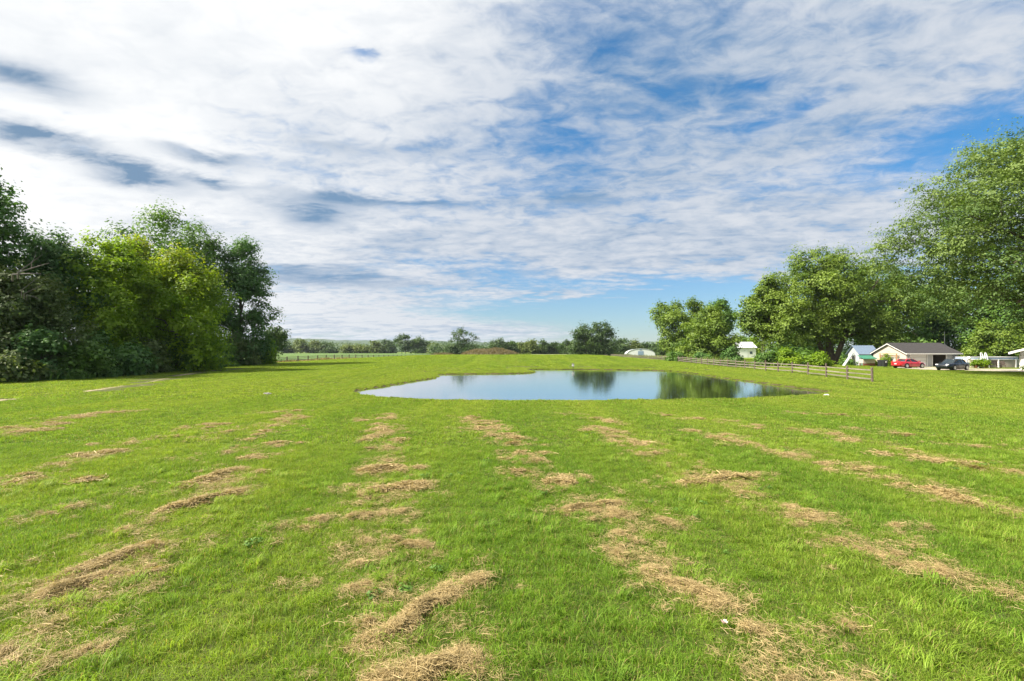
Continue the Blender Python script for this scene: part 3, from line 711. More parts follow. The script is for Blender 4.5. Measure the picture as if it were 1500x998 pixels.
# far tree line: every crown that stands out
FG = 'far tree line across the fields'
FAR = [  # column, distance, top row, half width, leaf, shape, label
    (416, 560, 503, 14, 'leaf_far', 'dome', 'low far tree right after the hedgerow end'),
    (440, 560, 499, 13, 'leaf_far_light', 'dome', 'yellowish far tree, first clear crown of the left tree line'),
    (461, 565, 501, 13, 'leaf_far_light', 'dome', 'yellowish far tree, second clear crown of the left tree line'),
    (483, 560, 500, 13, 'leaf_far', 'dome', 'far tree closing the yellowish group of the left tree line'),
    (508, 540, 506, 8, 'leaf_far_light', 'round', 'small bright far bush, left one of two before the dark line'),
    (529, 540, 506, 8, 'leaf_far_light', 'round', 'small bright far bush, right one of two before the dark line'),
    (548, 540, 498, 11, 'leaf_far_light', 'dome', 'rounded light far tree left of the tall dark far pair'),
    (566, 545, 500, 11, 'leaf_far', 'dome', 'far tree between the rounded light one and the dark pair'),
    (594, 500, 490, 11, 'leaf_far', 'vase', 'tall far tree with open crown, left of the dark far pair'),
    (614, 500, 493, 13, 'leaf_far', 'dome', 'broad dark far tree, right of the dark far pair'),
    (637, 480, 503, 9, 'leaf_far_light', 'dome', 'small far tree before the sparse topped tree'),
    (673, 330, 481, 18, 'leaf_far', 'vase', 'far tree with sparse broken crown left of the weedy mound'),
    (662, 325, 506, 12, 'leaf_far', 'dome', 'dark bush below the sparse broken crown'),
    (690, 325, 505, 13, 'leaf_far', 'dome', 'dark bush behind the left slope of the weedy mound'),
    (731, 345, 498, 11, 'leaf_far', 'round', 'round dark far tree behind the right slope of the mound'),
    (748, 350, 501, 9, 'leaf_far', 'round', 'second round dark far tree right of the mound'),
    (763, 360, 503, 9, 'leaf_far_light', 'dome', 'low pale far tree right of the two round dark ones'),
    (780, 340, 499, 10, 'leaf_far_light', 'round', 'fresh green round far tree in mid picture'),
    (795, 345, 499, 8, 'leaf_far', 'egg', 'pointed far tree right of the fresh green round one'),
    (811, 350, 502, 10, 'leaf_far', 'dome', 'low brownish far tree left of the big far cottonwood'),
    (831, 340, 499, 13, 'leaf_far', 'dome', 'far tree leaning on the left of the big far cottonwood'),
    (858, 262, 474, 21, 'leaf_far', 'egg', 'biggest far tree with tall lobed crown, left stem of two'),
    (880, 264, 469, 19, 'leaf_far', 'egg', 'biggest far tree with tall lobed crown, right stem of two'),
    (910, 330, 496, 12, 'leaf_far', 'dome', 'rounded far tree right of the biggest far tree'),
    (930, 335, 501, 12, 'leaf_far_light', 'dome', 'low far tree left of the white greenhouse'),
    (950, 335, 503, 13, 'leaf_far', 'dome', 'low far tree right behind the white greenhouse'),
    (972, 300, 499, 14, 'leaf_far', 'dome', 'far tree between greenhouse and the loose airy tree'),
    (1086, 220, 494, 12, 'leaf_mid', 'dome', 'tree behind the left end of the white barn'),
    (1104, 215, 496, 11, 'leaf_bright', 'dome', 'sunny tree behind the right end of the white barn')]
for i, (px, D, ty, hw, leaf, shp, lab) in enumerate(FAR):
    big = D < 300
    sparse = shp == 'vase'
    make_tree('far_tree', lab, **T(px, D, ty, hw * 1.3, z0=0.5 if not sparse else 4.0, shape=shp, leaf=leaf, leaves=(4200 if big else 1500) if not sparse else 1000, clumps=60 if big else 26, lsize=D * 0.0026, seed=100 + i,
                                  trunk_r=0.3, group=FG, loose=0.55 if sparse else 0.35, limbs=5, clump_r=0.20 if not sparse else 0.16))
# the continuous low wood behind them reads as one mass
n = 24000
u = rng.uniform(-0.62, 0.62, n); Dw = rng.uniform(585, 690, n); ctr = rng.uniform(0, 1, n) < .42; u[ctr] = rng.uniform(-.17, .42, ctr.sum()); Dw[ctr] = rng.uniform(370, 425, ctr.sum()); X = u * Dw
topw = np.where(ctr, 4.5 + 4.0 * vnoise(X / 16, X * 0, 35) + 2 * vnoise(X / 5, X * 0, 36), 9.0 + 6.0 * vnoise(X / 22, X * 0, 31) + 3 * vnoise(X / 7, X * 0, 32))
Zw = topw * rng.uniform(0, 1, n) ** 0.7
v, f = leaf_quads(np.stack([X, Dw, Zw], 1), np.stack([rng.normal(0, .6, n), rng.normal(-.6, .5, n), np.ones(n)], 1), 2.0, rng)
tint = np.clip(0.45 + 0.35 * (vnoise(X / 15, X * 0, 33) - .5) + rng.normal(0, .15, n), 0, 1)
tag(mesh_np('distant_wood', v, f, M['leaf_far'], None, np.repeat(tint, 4)), 'continuous low wood closing the fields on the horizon', kind='stuff')

# ------------------------------------------------------------------ weeds: mound, fence line
def stalks(n, sampler, h, w, g_):
    """upright blade-like weed stalks, two crossed-free leaning blades each"""
    x, y, z, hh = sampler(n)
    a = g_.uniform(0, 6.28, n); H_ = h * hh * g_.uniform(0.6, 1.3, n); W_ = w * g_.uniform(0.6, 1.4, n)
    lx, ly = g_.normal(0, 0.30, n) * H_, g_.normal(0, 0.30, n) * H_
    ca, sa = np.cos(a) * W_, np.sin(a) * W_
    v = np.stack([np.stack([x - ca, y - sa, z - .05], 1), np.stack([x + ca, y + sa, z - .05], 1),
                  np.stack([x + ca * .9 + lx * .4, y + sa * .9 + ly * .4, z + H_ * .6], 1), np.stack([x - ca * .9 + lx * .4, y - sa * .9 + ly * .4, z + H_ * .6], 1),
                  np.stack([x + lx, y + ly, z + H_], 1)], 1).reshape(-1, 3)
    i = np.arange(n)[:, None] * 5
    return v, [i + np.array([[0, 1, 2, 3]]), i + np.array([[3, 2, 4]])]


p = at(716, 150); gz0 = tz(p.x, 150)
mound = empty('weedy_mound', (p.x, 150, gz0), 0, 'brown weedy earth mound on the lawn rise beyond the pond', 'mound')
mr, md, mh = 9.6, 5.5, 2.35
def mound_z(x, y): 
    return mh * np.clip(1 - ((x - 0.5) / mr) ** 2 - (y / md) ** 2, 0, 1) ** 0.6 * (0.85 + 0.3 * vnoise(x / 2.0 + 40, y / 2.0 + 9, 12))
ax_, ay_ = np.meshgrid(np.linspace(-mr, mr + 1, 40), np.linspace(-md, md, 24)); ai = np.arange(ax_.size).reshape(ax_.shape)
mesh_np('earth', np.stack([ax_, ay_, mound_z(ax_, ay_) - 0.25], -1).reshape(-1, 3), np.stack([ai[:-1, :-1], ai[:-1, 1:], ai[1:, 1:], ai[1:, :-1]], -1).reshape(-1, 4), plain('mound_earth', (0.13, 0.12, 0.06), 0.95), mound, smooth=True)
def smp(n):
    x = rng.uniform(-mr, mr + 1, n * 2); y = rng.uniform(-md, md, n * 2); z = mound_z(x, y); k = z > 0.1
    return x[k][:n], y[k][:n], z[k][:n] - .2, np.ones(k.sum())[:n]
g2 = np.random.default_rng(5)
nn = 5200
xs = smp(nn); nn = len(xs[0])
v, f = stalks(nn, lambda n: xs, 0.55, 0.05, g2); tag(mesh_np('dry_weeds', v, f, M['weed_brown'], mound, np.repeat(g2.uniform(0, 1, nn), 5)), kind='stuff')
xs = (rng.uniform(6, 13, 700), rng.uniform(-5, 1, 700), np.zeros(700), np.full(700, 1.0)); v, f = stalks(700, lambda n: xs, 0.9, 0.06, g2)
tag(mesh_np('green_weeds', v, f, M['weed_green'], mound, np.repeat(g2.uniform(0, 1, 700), 5)), kind='stuff')
p2 = at(648, 160); brush = empty('brush_heap', (p2.x, 160, tz(p2.x, 160)), 0, 'small brown brush heap left of the weedy mound', 'brush')
xs = (rng.normal(0, 1.7, 900), rng.normal(0, 1.2, 900), np.zeros(900), np.clip(1 - (rng.normal(0, .6, 900)) ** 2 * .3, .3, 1)); v, f = stalks(900, lambda n: xs, 1.6, 0.05, g2)
tag(mesh_np('dry_stalks', v, f, M['weed_brown'], brush, np.repeat(g2.uniform(0, 1, 900), 5)), kind='stuff')

fr_x = lambda D: 26.6 + 0.1 * D                       # line of the right fence
nn = 9000
D_ = 78 + 220 * rng.uniform(0, 1, nn) ** 1.2; Xw = fr_x(D_) + np.abs(rng.normal(0, 3.0, nn)) + 0.6
hh = 0.4 + 1.0 * vnoise(Xw / 5, D_ / 9, 51)
xs = (Xw, D_, terrain(Xw, D_), hh); v, f = stalks(nn, lambda n: xs, 1.05, 0.05, g2)
tag(mesh_np('fence_line_weeds', v, f, M['weed_green'], None, np.repeat(np.clip(vnoise(Xw / 4, D_ / 8, 52) + g2.normal(0, .2, nn), 0, 1), 5)), 'tall rank weeds growing behind the right rail fence', kind='stuff')
nn = 5000
i_ = rng.uniform(0, 1, nn); px_ = -30 + 420 * i_; D_ = np.interp(px_, [-30, 0, 130, 250, 330, 390], [39, 40.5, 46, 62, 80, 96]) + rng.normal(0, .8, nn); Xw = (px_ - CX) / F * D_
xs = (Xw, D_, terrain(Xw, D_), 0.5 + vnoise(Xw / 2, D_ / 2, 55)); v, f = stalks(nn, lambda n: xs, 0.6, 0.025, g2)
tag(mesh_np('verge_grass', v, f, M['leaf_mid'], None, np.repeat(g2.uniform(.2, 1, nn), 5)), 'rank uncut grass along the foot of the left hedgerow', kind='stuff')
nn = 2500
D_ = 100 + 130 * rng.uniform(0, 1, nn); Xw = fl(D_) + rng.normal(0, .5, nn)
xs = (Xw, D_, terrain(Xw, D_), 0.5 + vnoise(Xw / 2, D_ / 2, 56)); v, f = stalks(nn, lambda n: xs, 0.45, 0.05, g2)
tag(mesh_np('tan_verge', v, f, M['hay'], None, np.repeat(g2.uniform(.2, 1, nn), 5)), 'tan dry grass along the left fence line', kind='stuff')


# ------------------------------------------------------------------ fences
def post_mesh(h, w, mat, seed):
    r = random.Random(seed); mb = MB(); n = 6; vs = []
    for j, z in enumerate((-0.3, 0.0, h * .5, h - 0.02, h)):
        for k in range(n):
            a = 2 * math.pi * k / n + .3; rr = w * (0.6 if j < 4 else 0.5) * r.uniform(.9, 1.1)
            vs.append((rr * math.cos(a) + r.uniform(-.006, .006), rr * math.sin(a), z + (r.uniform(-.02, .02) if j == 4 else 0)))
    fs = [(j * n + k, j * n + (k + 1) % n, (j + 1) * n + (k + 1) % n, (j + 1) * n + k) for j in range(4) for k in range(n)] + [tuple(4 * n + k for k in range(n))]
    return mb.add(vs, fs).build('post', mat, link=False).data


def rail_mesh(L, h, d, mat, seed):
    """split rail along +x from 0 to L with uneven faces and thinned ends"""
    r = random.Random(seed); vs = []; st = [0, .06, .3, .55, .8, .94, 1]
    for s in st:
        e = 0.65 if s in (0, 1) else 1.0
        for (a, b_) in ((-1, -1), (1, -1), (1, 1), (-1, 1)):
            vs.append((s * (L + .16) - .08, a * d * .5 * e * r.uniform(.85, 1.1) + (0 if s in (0, 1) else r.uniform(-.012, .012)), b_ * h * .5 * e * r.uniform(.85, 1.12) + (0 if s in (0, 1) else -.012 * math.sin(s * 3.14))))
    m_ = len(st)
    fs = [(j * 4 + k, j * 4 + (k + 1) % 4, (j + 1) * 4 + (k + 1) % 4, (j + 1) * 4 + k) for j in range(m_ - 1) for k in range(4)] + [(3, 2, 1, 0), tuple((m_ - 1) * 4 + k for k in range(4))]
    return MB().add(vs, fs).build('rail', mat, link=False).data


def fence(name, label, xf, D0, D1, step, h, pw, rails, rh, rd, pm, rm, seed):
    r = random.Random(seed)
    pts = []; D = D0
    dl = math.hypot(1, xf(1) - xf(0))
    while D <= D1: pts.append((xf(D), D)); D += step / dl
    root = empty(name, (pts[0][0], pts[0][1], 0), 0, label, 'fence')
    o = Vector((pts[0][0], pts[0][1], 0))
    pms = [post_mesh(h, pw, pm, seed + i) for i in range(4)]; rms = [rail_mesh(step, rh, rd, rm, seed + 10 + i) for i in range(5)]
    zs = [tz(x, y) for x, y in pts]
    for i, (x, y) in enumerate(pts):
        p = bpy.data.objects.new('post', r.choice(pms)); col.objects.link(p); p.parent = root
        p.location = Vector((x, y, zs[i])) - o; p.rotation_euler = (r.uniform(-.025, .025), r.uniform(-.025, .025), r.uniform(0, 6)); p.scale = (1, 1, r.uniform(.95, 1.05))
        if i + 1 < len(pts):
            x2, y2 = pts[i + 1]; dz_ = zs[i + 1] - zs[i]; L = math.hypot(x2 - x, y2 - y)
            for k, rz_ in enumerate(rails):
                q_ = bpy.data.objects.new('rail', r.choice(rms)); col.objects.link(q_); q_.parent = root
                q_.location = Vector((x, y, zs[i] + rz_ + r.uniform(-.03, .03))) - o
                q_.rotation_euler = (r.uniform(-.2, .2), -math.atan2(dz_ + r.uniform(-.05, .05), L), math.atan2(y2 - y, x2 - x)); q_.scale = (L / step, 1, 1)
    return root


fence('rail_fence', 'weathered three rail split wood fence on the right running away from the pond', fr_x, 41.3, 300, 3.58, 1.28, 0.15, (0.28, 0.64, 1.00), 0.09, 0.06, M['post_wood'], M['fence_wood'], 3)
fence('rail_fence', 'dark rail fence on the left along the green crop field', fl, 99.5, 245, 4.45, 1.25, 0.22, (0.40, 0.78, 1.08), 0.09, 0.05, M['fence_dark'], M['fence_wood'], 33)


# ------------------------------------------------------------------ garage, shed, barn, greenhouse, pool, house
D = 77.0; gx0 = (1327 - CX) / F * D; W, Lg = 8.2, 7.0; eave, ridge = 2.25, 3.75
gar = empty('garage', (gx0, D, tz(gx0, D)), 0, 'cream garage with dark shingle roof behind the two cars', 'garage')
MB().prism_x([(0, -.1), (Lg, -.1), (Lg, eave), (Lg / 2, ridge), (0, eave)], 0, 0.15).build('wall', M['cream'], gar)['label'] = 'sunlit cream gable wall'
MB().prism_x([(0, -.1), (Lg, -.1), (Lg, eave), (Lg / 2, ridge), (0, eave)], W - 0.15, W).build('wall', M['cream'], gar)
MB().box(0.15, W - .15, Lg - .15, Lg, -.1, eave).build('wall', M['grey_wall'], gar)
fw = MB()
for a, b_, z0_, z1_ in ((0.15, .75, -.1, eave), (.75, 3.25, 2.02, eave), (3.25, 4.2, -.1, eave), (4.2, 6.35, 1.95, eave), (6.35, W - .15, -.1, eave)): fw.box(a, b_, 0, .15, z0_, z1_)
fw.build('wall', M['grey_wall'], gar)['label'] = 'grey front wall round the two door openings'
MB().box(.15, W - .15, .15, Lg - .15, -.1, .05).build('floor', M['gravel'], gar)
door = MB()
for k in range(4): door.box(.76, 3.24, .06, .11, .02 + k * .5, .50 + k * .5)
door = door.build('garage_door', M['white_paint'], gar)
MB().box(1.9, 2.1, .03, .06, .75, .80).build('handle', M['dark'], door)
fr_ = MB(); 
for a, b_, z0_, z1_ in ((3.25, 3.37, 0, 2.1), (.63, .75, 0, 2.1), (4.10, 4.2, 0, 2.0), (6.35, 6.45, 0, 2.0)): fr_.box(a, b_, -.025, -.002, z0_, z1_)
fr_.build('trim', M['white_paint'], gar)
th_ = math.atan2(ridge - eave, Lg / 2)
for s in (0, 1):
    yb = -.45 if s == 0 else Lg + .45; zb = eave - .45 * math.tan(th_) + .06
    mb = MB(); a = [(yb, zb), (Lg / 2, ridge + .06), (Lg / 2, ridge + .18), (yb, zb + .12)]
    mb.prism_x(a if s == 0 else a[::-1], -.35, W + .35); mb.build('roof', M['shingle'], gar)
MB().box(-.35, W + .35, -.56, -.46, eave - .22, eave - .06).build('gutter', M['white_paint'], gar)
MB().tube([(.15, -.5, eave - .2), (.45, -.3, eave - .45), (.45, -.06, eave - .7), (.45, -.06, .1)], .05, 6).build('downspout', M['white_paint'], gar)
bt = MB()
for s in (0, 1):
    y0_, y1_ = (-.45, Lg / 2) if s == 0 else (Lg + .45, Lg / 2); zb = eave - .45 * math.tan(th_) + .05
    a = [(y0_, zb - .12), (y1_, ridge - .07), (y1_, ridge + .05), (y0_, zb)]; bt.prism_x(a if s == 0 else a[::-1], -.34, -.30)
bt.build('bargeboard', M['white_paint'], gar)
tr = MB()
for y_ in (1.5, 5.0): tr.box(-.42, -.32, y_ - .05, y_ + .05, 0, 2.15)
for z_ in (2.1, 1.85, 1.6): tr.box(-.41, -.33, 1.2, 5.3, z_, z_ + .06)
tr.build('trellis', M['orange_wood'], gar)['label'] = 'orange brown timber trellis on the gable wall'
MB().box(-.03, -.004, 2.2, 4.4, .5, 1.9).build('panel', M['white_paint'], gar)
make_tree('climbing_plant', 'green climber on the trellis of the garage gable', x=gx0 - .75, y=D + 3.0, H=2.1, R=.7, z0=.1, shape='egg', leaf='leaf_bright', leaves=700, clumps=16, lsize=.16, seed=201, trunk_r=.03, category='climber', limbs=2, clump_r=.3, parts=('stem', 'foliage'))
p = at(1383.5, 92); mb = MB().tube([(0, 0, 0), (0, 0, 6.3)], [.06, .04], 8).build('mast', M['galv'])
mb.location = (p.x, 92, 0); tag(mb, 'thin grey metal mast rising behind the garage roof', 'mast')

# bins
def bin_(px, Dd, label, rz):
    p = at(px, Dd); r_ = empty('wheelie_bin', (p.x, Dd, tz(p.x, Dd)), rz, label, 'bin', 'bins beside the garage')
    MB().add([(-.24, -.26, .06), (.24, -.26, .06), (.24, .26, .06), (-.24, .26, .06), (-.30, -.34, 1.0), (.30, -.34, 1.0), (.30, .34, 1.0), (-.30, .34, 1.0)],
             [(3, 2, 1, 0), (4, 5, 6, 7), (0, 1, 5, 4), (1, 2, 6, 5), (2, 3, 7, 6), (3, 0, 4, 7)]).build('body', M['black_plastic'], r_)
    MB().prism_x([(-.38, 1.003), (.38, 1.003), (.36, 1.10), (0, 1.13), (-.36, 1.08)], -.32, .32).build('lid', M['black_plastic'], r_)
    for s in (-1, 1): MB().tube([(s * .24, .3, .1), (s * .30, .3, .1)], .1, 12).build('wheel', M['tyre'], r_)
    MB().tube([(-.25, .40, 1.0), (.25, .40, 1.0)], .02, 6).build('handle', M['black_plastic'], r_)
    return r_
bin_(1289.5, 78.5, 'black wheelie bin, the left one of two beside the garage gable', .2)
b2 = bin_(1295, 77.6, 'black wheelie bin with white sticker, right one nearer the red car', -.1)
MB().box(-.10, .10, -.352, -.345, .72, .92).build('sticker', M['white_paint'], b2)

# shed with blue metal roof
D = 84.5; p = at(1258, D); shed = empty('garden_shed', (p.x, D, tz(p.x, D)), 0, 'small pale blue shed with blue metal roof under the maple boughs', 'shed'); shed.scale = (.92, .92, .92)
MB().prism_x([(0, -.1), (3.0, -.1), (3.0, 2.4), (1.5, 3.75), (0, 2.4)], 0, .1).build('wall', M['shed_white'], shed)
MB().prism_x([(0, -.1), (3.0, -.1), (3.0, 2.4), (1.5, 3.75), (0, 2.4)], 3.3, 3.4).build('wall', M['cyan_paint'], shed)
MB().box(.1, 3.3, 0, .1, -.1, 2.4).build('wall', M['cyan_paint'], shed)['label'] = 'pale blue front wall'
MB().box(.1, 3.3, 2.9, 3.0, -.1, 2.4).build('wall', M['cyan_paint'], shed)
for s in (0, 1):
    a = [(-.35, 2.10), (1.5, 3.78), (1.5, 3.86), (-.35, 2.18)] if s == 0 else [(1.5, 3.78), (3.35, 2.10), (3.35, 2.18), (1.5, 3.86)]
    ro = MB().prism_x(a, -.3, 3.8).build('roof', M['metal_roof'], shed)
    rb = MB()
    for k in range(9):
        x_ = -.2 + k * .48
        a2 = [(y_, z_ + .082) for y_, z_ in a[:2]] + [(y_, z_ + .115) for y_, z_ in (a[1], a[0])]
        rb.prism_x(a2, x_, x_ + .04)
    rb.build('seam', M['metal_roof'], ro)
do = MB().box(-.03, -.003, 1.0, 1.9, 0, 1.95).build('door', M['dark'], shed); MB().box(-.05, -.032, .94, 1.0, 0, 2.0).box(-.05, -.032, 1.9, 1.96, 0, 2.0).build('frame', M['red_wood'], do)
MB().box(.4, 1.2, -.03, -.003, 1.1, 1.8).build('window', M['pane'], shed)
lx = at(1264, 82); hut = empty('rabbit_hutch', (lx.x, 82, tz(lx.x, 82)), 0, 'low timber hutch with green sloping roof before the blue shed', 'hutch')
MB().box(0, 2.0, 0, 1.0, .5, 1.15).build('box', M['cream'], hut)
for x_ in (.04, 1.86):
    for y_ in (.04, .86): MB().box(x_, x_ + .1, y_, y_ + .1, 0, .497).build('leg', M['red_wood'], hut)
MB().box(.15, 1.85, -.02, .1, .12, .45).build('front_panel', M['red_wood'], hut)
MB().prism_x([(-.3, 1.2), (1.15, 1.75), (1.15, 1.82), (-.3, 1.27)], -.15, 2.2).build('roof', M['green_roof'], hut)
lx = at(1246, 83); sl = empty('playground_slide', (lx.x, 83, tz(lx.x, 83)), 0, 'white playground slide leaning left of the blue shed', 'slide')
MB().prism([(-1.15, .05), (-1.05, .05), (.45, 2.05), (.38, 2.12)], 0, .5).prism([(-1.15, .05), (-1.05, .05), (.45, 2.05), (.35, 2.25)], -.06, -.003).prism([(-1.15, .05), (-1.05, .05), (.45, 2.05), (.35, 2.25)], .503, .56).build('chute', M['shed_white'], sl)
for y_ in (-.02, .48): MB().tube([(.95, y_ + .02, 0), (.5, y_ + .02, 2.6)], .035, 6).build('rail', M['shed_white'], sl)
for k in range(5): MB().tube([(.90 - .08 * k, 0, .35 + .42 * k), (.90 - .08 * k, .5, .35 + .42 * k)], .025, 6).build('rung', M['shed_white'], sl)

# white barn and greenhouse far behind
D = 196.0; p = at(1079, D); barn = empty('pole_barn', (p.x, D, tz(p.x, D)), 0, 'white barn with low white roof half hidden behind the right trees', 'barn')
MB().box(0, 7.8, 0, 8, -.2, 4.0).build('wall', M['white_paint'], barn)
ro = MB().prism_x([(-.4, 3.9), (4, 6.3), (4, 6.45), (-.4, 4.05)], -.4, 8.2).prism_x([(4, 6.3), (8.4, 3.9), (8.4, 4.05), (4, 6.45)], -.4, 8.2).build('roof', M['white_roof'], barn)
MB().add([(-.01, 0, 4.0), (-.01, 8, 4.0), (-.01, 4, 6.28)], [(0, 1, 2)]).add([(7.81, 0, 4.0), (7.81, 8, 4.0), (7.81, 4, 6.28)], [(2, 1, 0)]).build('gable', M['white_paint'], barn)
MB().box(1.2, 4.4, -.06, -.003, 0, 3.2).build('door', M['white_vinyl'], barn); MB().box(5.3, 6.3, -.06, -.003, 1.5, 2.5).build('window', M['pane'], barn)

D = 290.0; p = at(938.5, D); gh = empty('greenhouse', (p.x, D, tz(p.x, D)), RAD(-10), 'white tunnel greenhouse with rounded roof beyond the fence', 'greenhouse')
hw, hz = 8.3, 4.1
arc = [(hw * math.cos(math.pi * k / 14), .8 + (hz - .8) * math.sin(math.pi * k / 14)) for k in range(15)]
MB().prism([(hw, -.2)] + arc + [(-hw, -.2)], 0, 24).build('cover', M['poly_film'], gh)
for k in range(2):
    y_ = -.05 - k * .001
mb = MB()
for (r1, z1), (r2, z2) in zip(arc[:-1], arc[1:]): mb.tube([(r1, -.08, z1), (r2, -.08, z2)], .14, 5)
mb.build('hoop', M['galv'], gh)
MB().box(-1.6, 1.6, -.12, -.02, 0, 2.7).build('door', M['blue_trim'], gh)
MB().box(-.7, .7, -.12, -.02, 3.2, 4.0).build('vent', M['blue_trim'], gh)

# above-ground pool
D = 74.0; p0 = at(1421, D); L_ = 8.6
pool = empty('garden_pool', (p0.x + L_ / 2, D + 2.6, tz(p0.x, D)), 0, 'long white above ground pool behind the potted plants', 'pool')
def oval(rx, ry, n=36):
    return [(math.copysign(abs(math.cos(2 * math.pi * k / n)) ** .6, math.cos(2 * math.pi * k / n)) * rx, math.copysign(abs(math.sin(2 * math.pi * k / n)) ** .6, math.sin(2 * math.pi * k / n)) * ry) for k in range(n)]
def ring(ov, z0, z1, t):
    mb = MB(); n = len(ov); f_ = lambda s: [(x * s, y * s) for x, y in ov]
    o1, o2 = f_(1), [(x - math.copysign(t, x) if abs(x) > t else x, y - math.copysign(t, y) if abs(y) > t else y) for x, y in ov]
    vs = [(x, y, z0) for x, y in o1] + [(x, y, z1) for x, y in o1] + [(x, y, z1) for x, y in o2] + [(x, y, z0) for x, y in o2]
    fs = []
    for k in range(n):
        k2 = (k + 1) % n
        for a in range(4): fs.append((a * n + k, a * n + k2, ((a + 1) % 4) * n + k2, ((a + 1) % 4) * n + k))
    return mb.add(vs, fs)
ov = oval(L_ / 2, 2.5)
ring(ov, -.1, 1.25, .08).build('wall', M['cream'], pool); ring(oval(L_ / 2 + .08, 2.58), 1.252, 1.36, .22).build('top_rail', M['white_vinyl'], pool)
ring(oval(L_ / 2 + .02, 2.52), 1.362, 1.60, .06).build('screen', M['blue_trim'], pool); ring(oval(L_ / 2 + .05, 2.55), 1.602, 1.66, .1).build('top_rail', M['white_vinyl'], pool)
for k in range(0, 36, 3): x_, y_ = ov[k]; MB().box(x_ * 1.012 - .07, x_ * 1.012 + .07, y_ * 1.02 - .07, y_ * 1.02 + .07, -.05, 1.25).build('upright', M['white_vinyl'], pool)
wi_ = MB(); n = 36; wi_.add([(x * .97, y * .96, 1.05) for x, y in ov], [tuple(range(n))]); wi_.build('water', mw, pool)
lad = empty('pool_ladder', (at(1441, D - .25).x, D - .25, tz(p0.x, D)), 0, 'white pool ladder with two arched handrails standing over the pool wall', 'ladder')
for s in (-1, 1):
    ha = MB()
    cx_ = s * .32
    ha.tube([(cx_ - .18, -.25, 0), (cx_ - .16, 0, 1.6), (cx_ - .13, .1, 2.1), (cx_ - .05, .12, 2.3), (cx_ + .05, .12, 2.3), (cx_ + .13, .1, 2.1), (cx_ + .16, 0, 1.6), (cx_ + .18, -.25, 0)], .06, 8)
    ha.build('handrail', M['white_vinyl'], lad)
for k in range(5): MB().box(-.45, .45, -.28 + .05 * k, -.05 + .05 * k, .2 + .3 * k, .25 + .3 * k).build('step', M['white_vinyl'], lad)
# bench and chair before the pool
p = at(1455, 72.2); be = empty('garden_bench', (p.x, 72.2, tz(p.x, 72.2)), 0, 'dark brown slatted garden bench before the white pool', 'bench')
for k in range(4): MB().box(-.8, .8, -.25 + k * .13, -.14 + k * .13, .42, .46).build('seat_slat', M['brown_bench'], be)
for k in range(5): MB().box(-.8, .8, .30 + k * .03, .33 + k * .03, .52 + k * .12, .61 + k * .12).build('back_slat', M['brown_bench'], be)
for s in (-1, 1):
    MB().box(s * .8 - .04, s * .8 + .04, -.27, -.20, 0, .66).build('leg', M['brown_bench'], be); MB().prism_x([(.28, 0), (.36, 0), (.50, 1.15), (.42, 1.15)], s * .8 - .04, s * .8 + .04).build('leg', M['brown_bench'], be)
    MB().box(s * .8 - .05, s * .8 + .05, -.30, .40, .662, .70).build('armrest', M['brown_bench'], be)
p = at(1468.5, 72.4); ch = empty('garden_chair', (p.x, 72.4, tz(p.x, 72.4)), RAD(-35), 'dark metal garden chair turned beside the brown bench', 'chair')
MB().box(-.25, .25, -.25, .25, .42, .46).build('seat', M['brown_bench'], ch); MB().prism_x([(.23, .48), (.28, .48), (.42, 1.05), (.37, 1.05)], -.25, .25).build('backrest', M['brown_bench'], ch)
for sx in (-1, 1):
    for sy in (-1, 1): MB().tube([(sx * .22, sy * .22, .42), (sx * .26, sy * .27, 0)], .022, 6).build('leg', M['brown_bench'], ch)
    MB().tube([(sx * .26, -.24, .44), (sx * .28, -.22, .66), (sx * .27, .27, .68)], .02, 6).build('armrest', M['brown_bench'], ch)
for i, (px, Dd, hh_, lab) in enumerate([(1428.5, 72.0, 1.1, 'bushy potted plant at the left end of the pool, behind the dark sedan'), (1436.5, 72.2, 1.35, 'light green potted plant left of the pool ladder'), (1443.5, 71.8, 1.15, 'light green potted plant right of the pool ladder')]):
    p = at(px, Dd); r_ = make_tree('potted_plant', lab, x=p.x, y=Dd, H=hh_, R=.42, z0=.38, shape='dome', leaf='leaf_bright', leaves=420, clumps=12, lsize=.17, seed=210 + i, trunk_r=.025, category='potted plant', group='potted plants before the pool', limbs=2, clump_r=.34, parts=('stem', 'foliage'))
    MB().lathe([(.16, .0), (.22, .34), (.25, .34), (.25, .40), (.20, .40), (.19, .36)], 14).build('pot', M['terracotta'] if i != 1 else M['white_vinyl'], r_)
# round white lamp-like ornament at the left end of the pool
p = at(1418.5, 72.6); orn = empty('garden_ornament', (p.x, 72.6, tz(p.x, 72.6)), 0, 'white round garden ornament on a stem left of the pool', 'ornament')
MB().tube([(0, 0, 0), (0, 0, 1.25)], .05, 8).build('stem', M['white_vinyl'], orn); MB().lathe([(.05, 1.2), (.16, 1.28), (.24, 1.42), (.24, 1.55), (.16, 1.69), (.04, 1.76)], 14).build('globe', M['white_vinyl'], orn, smooth=True)

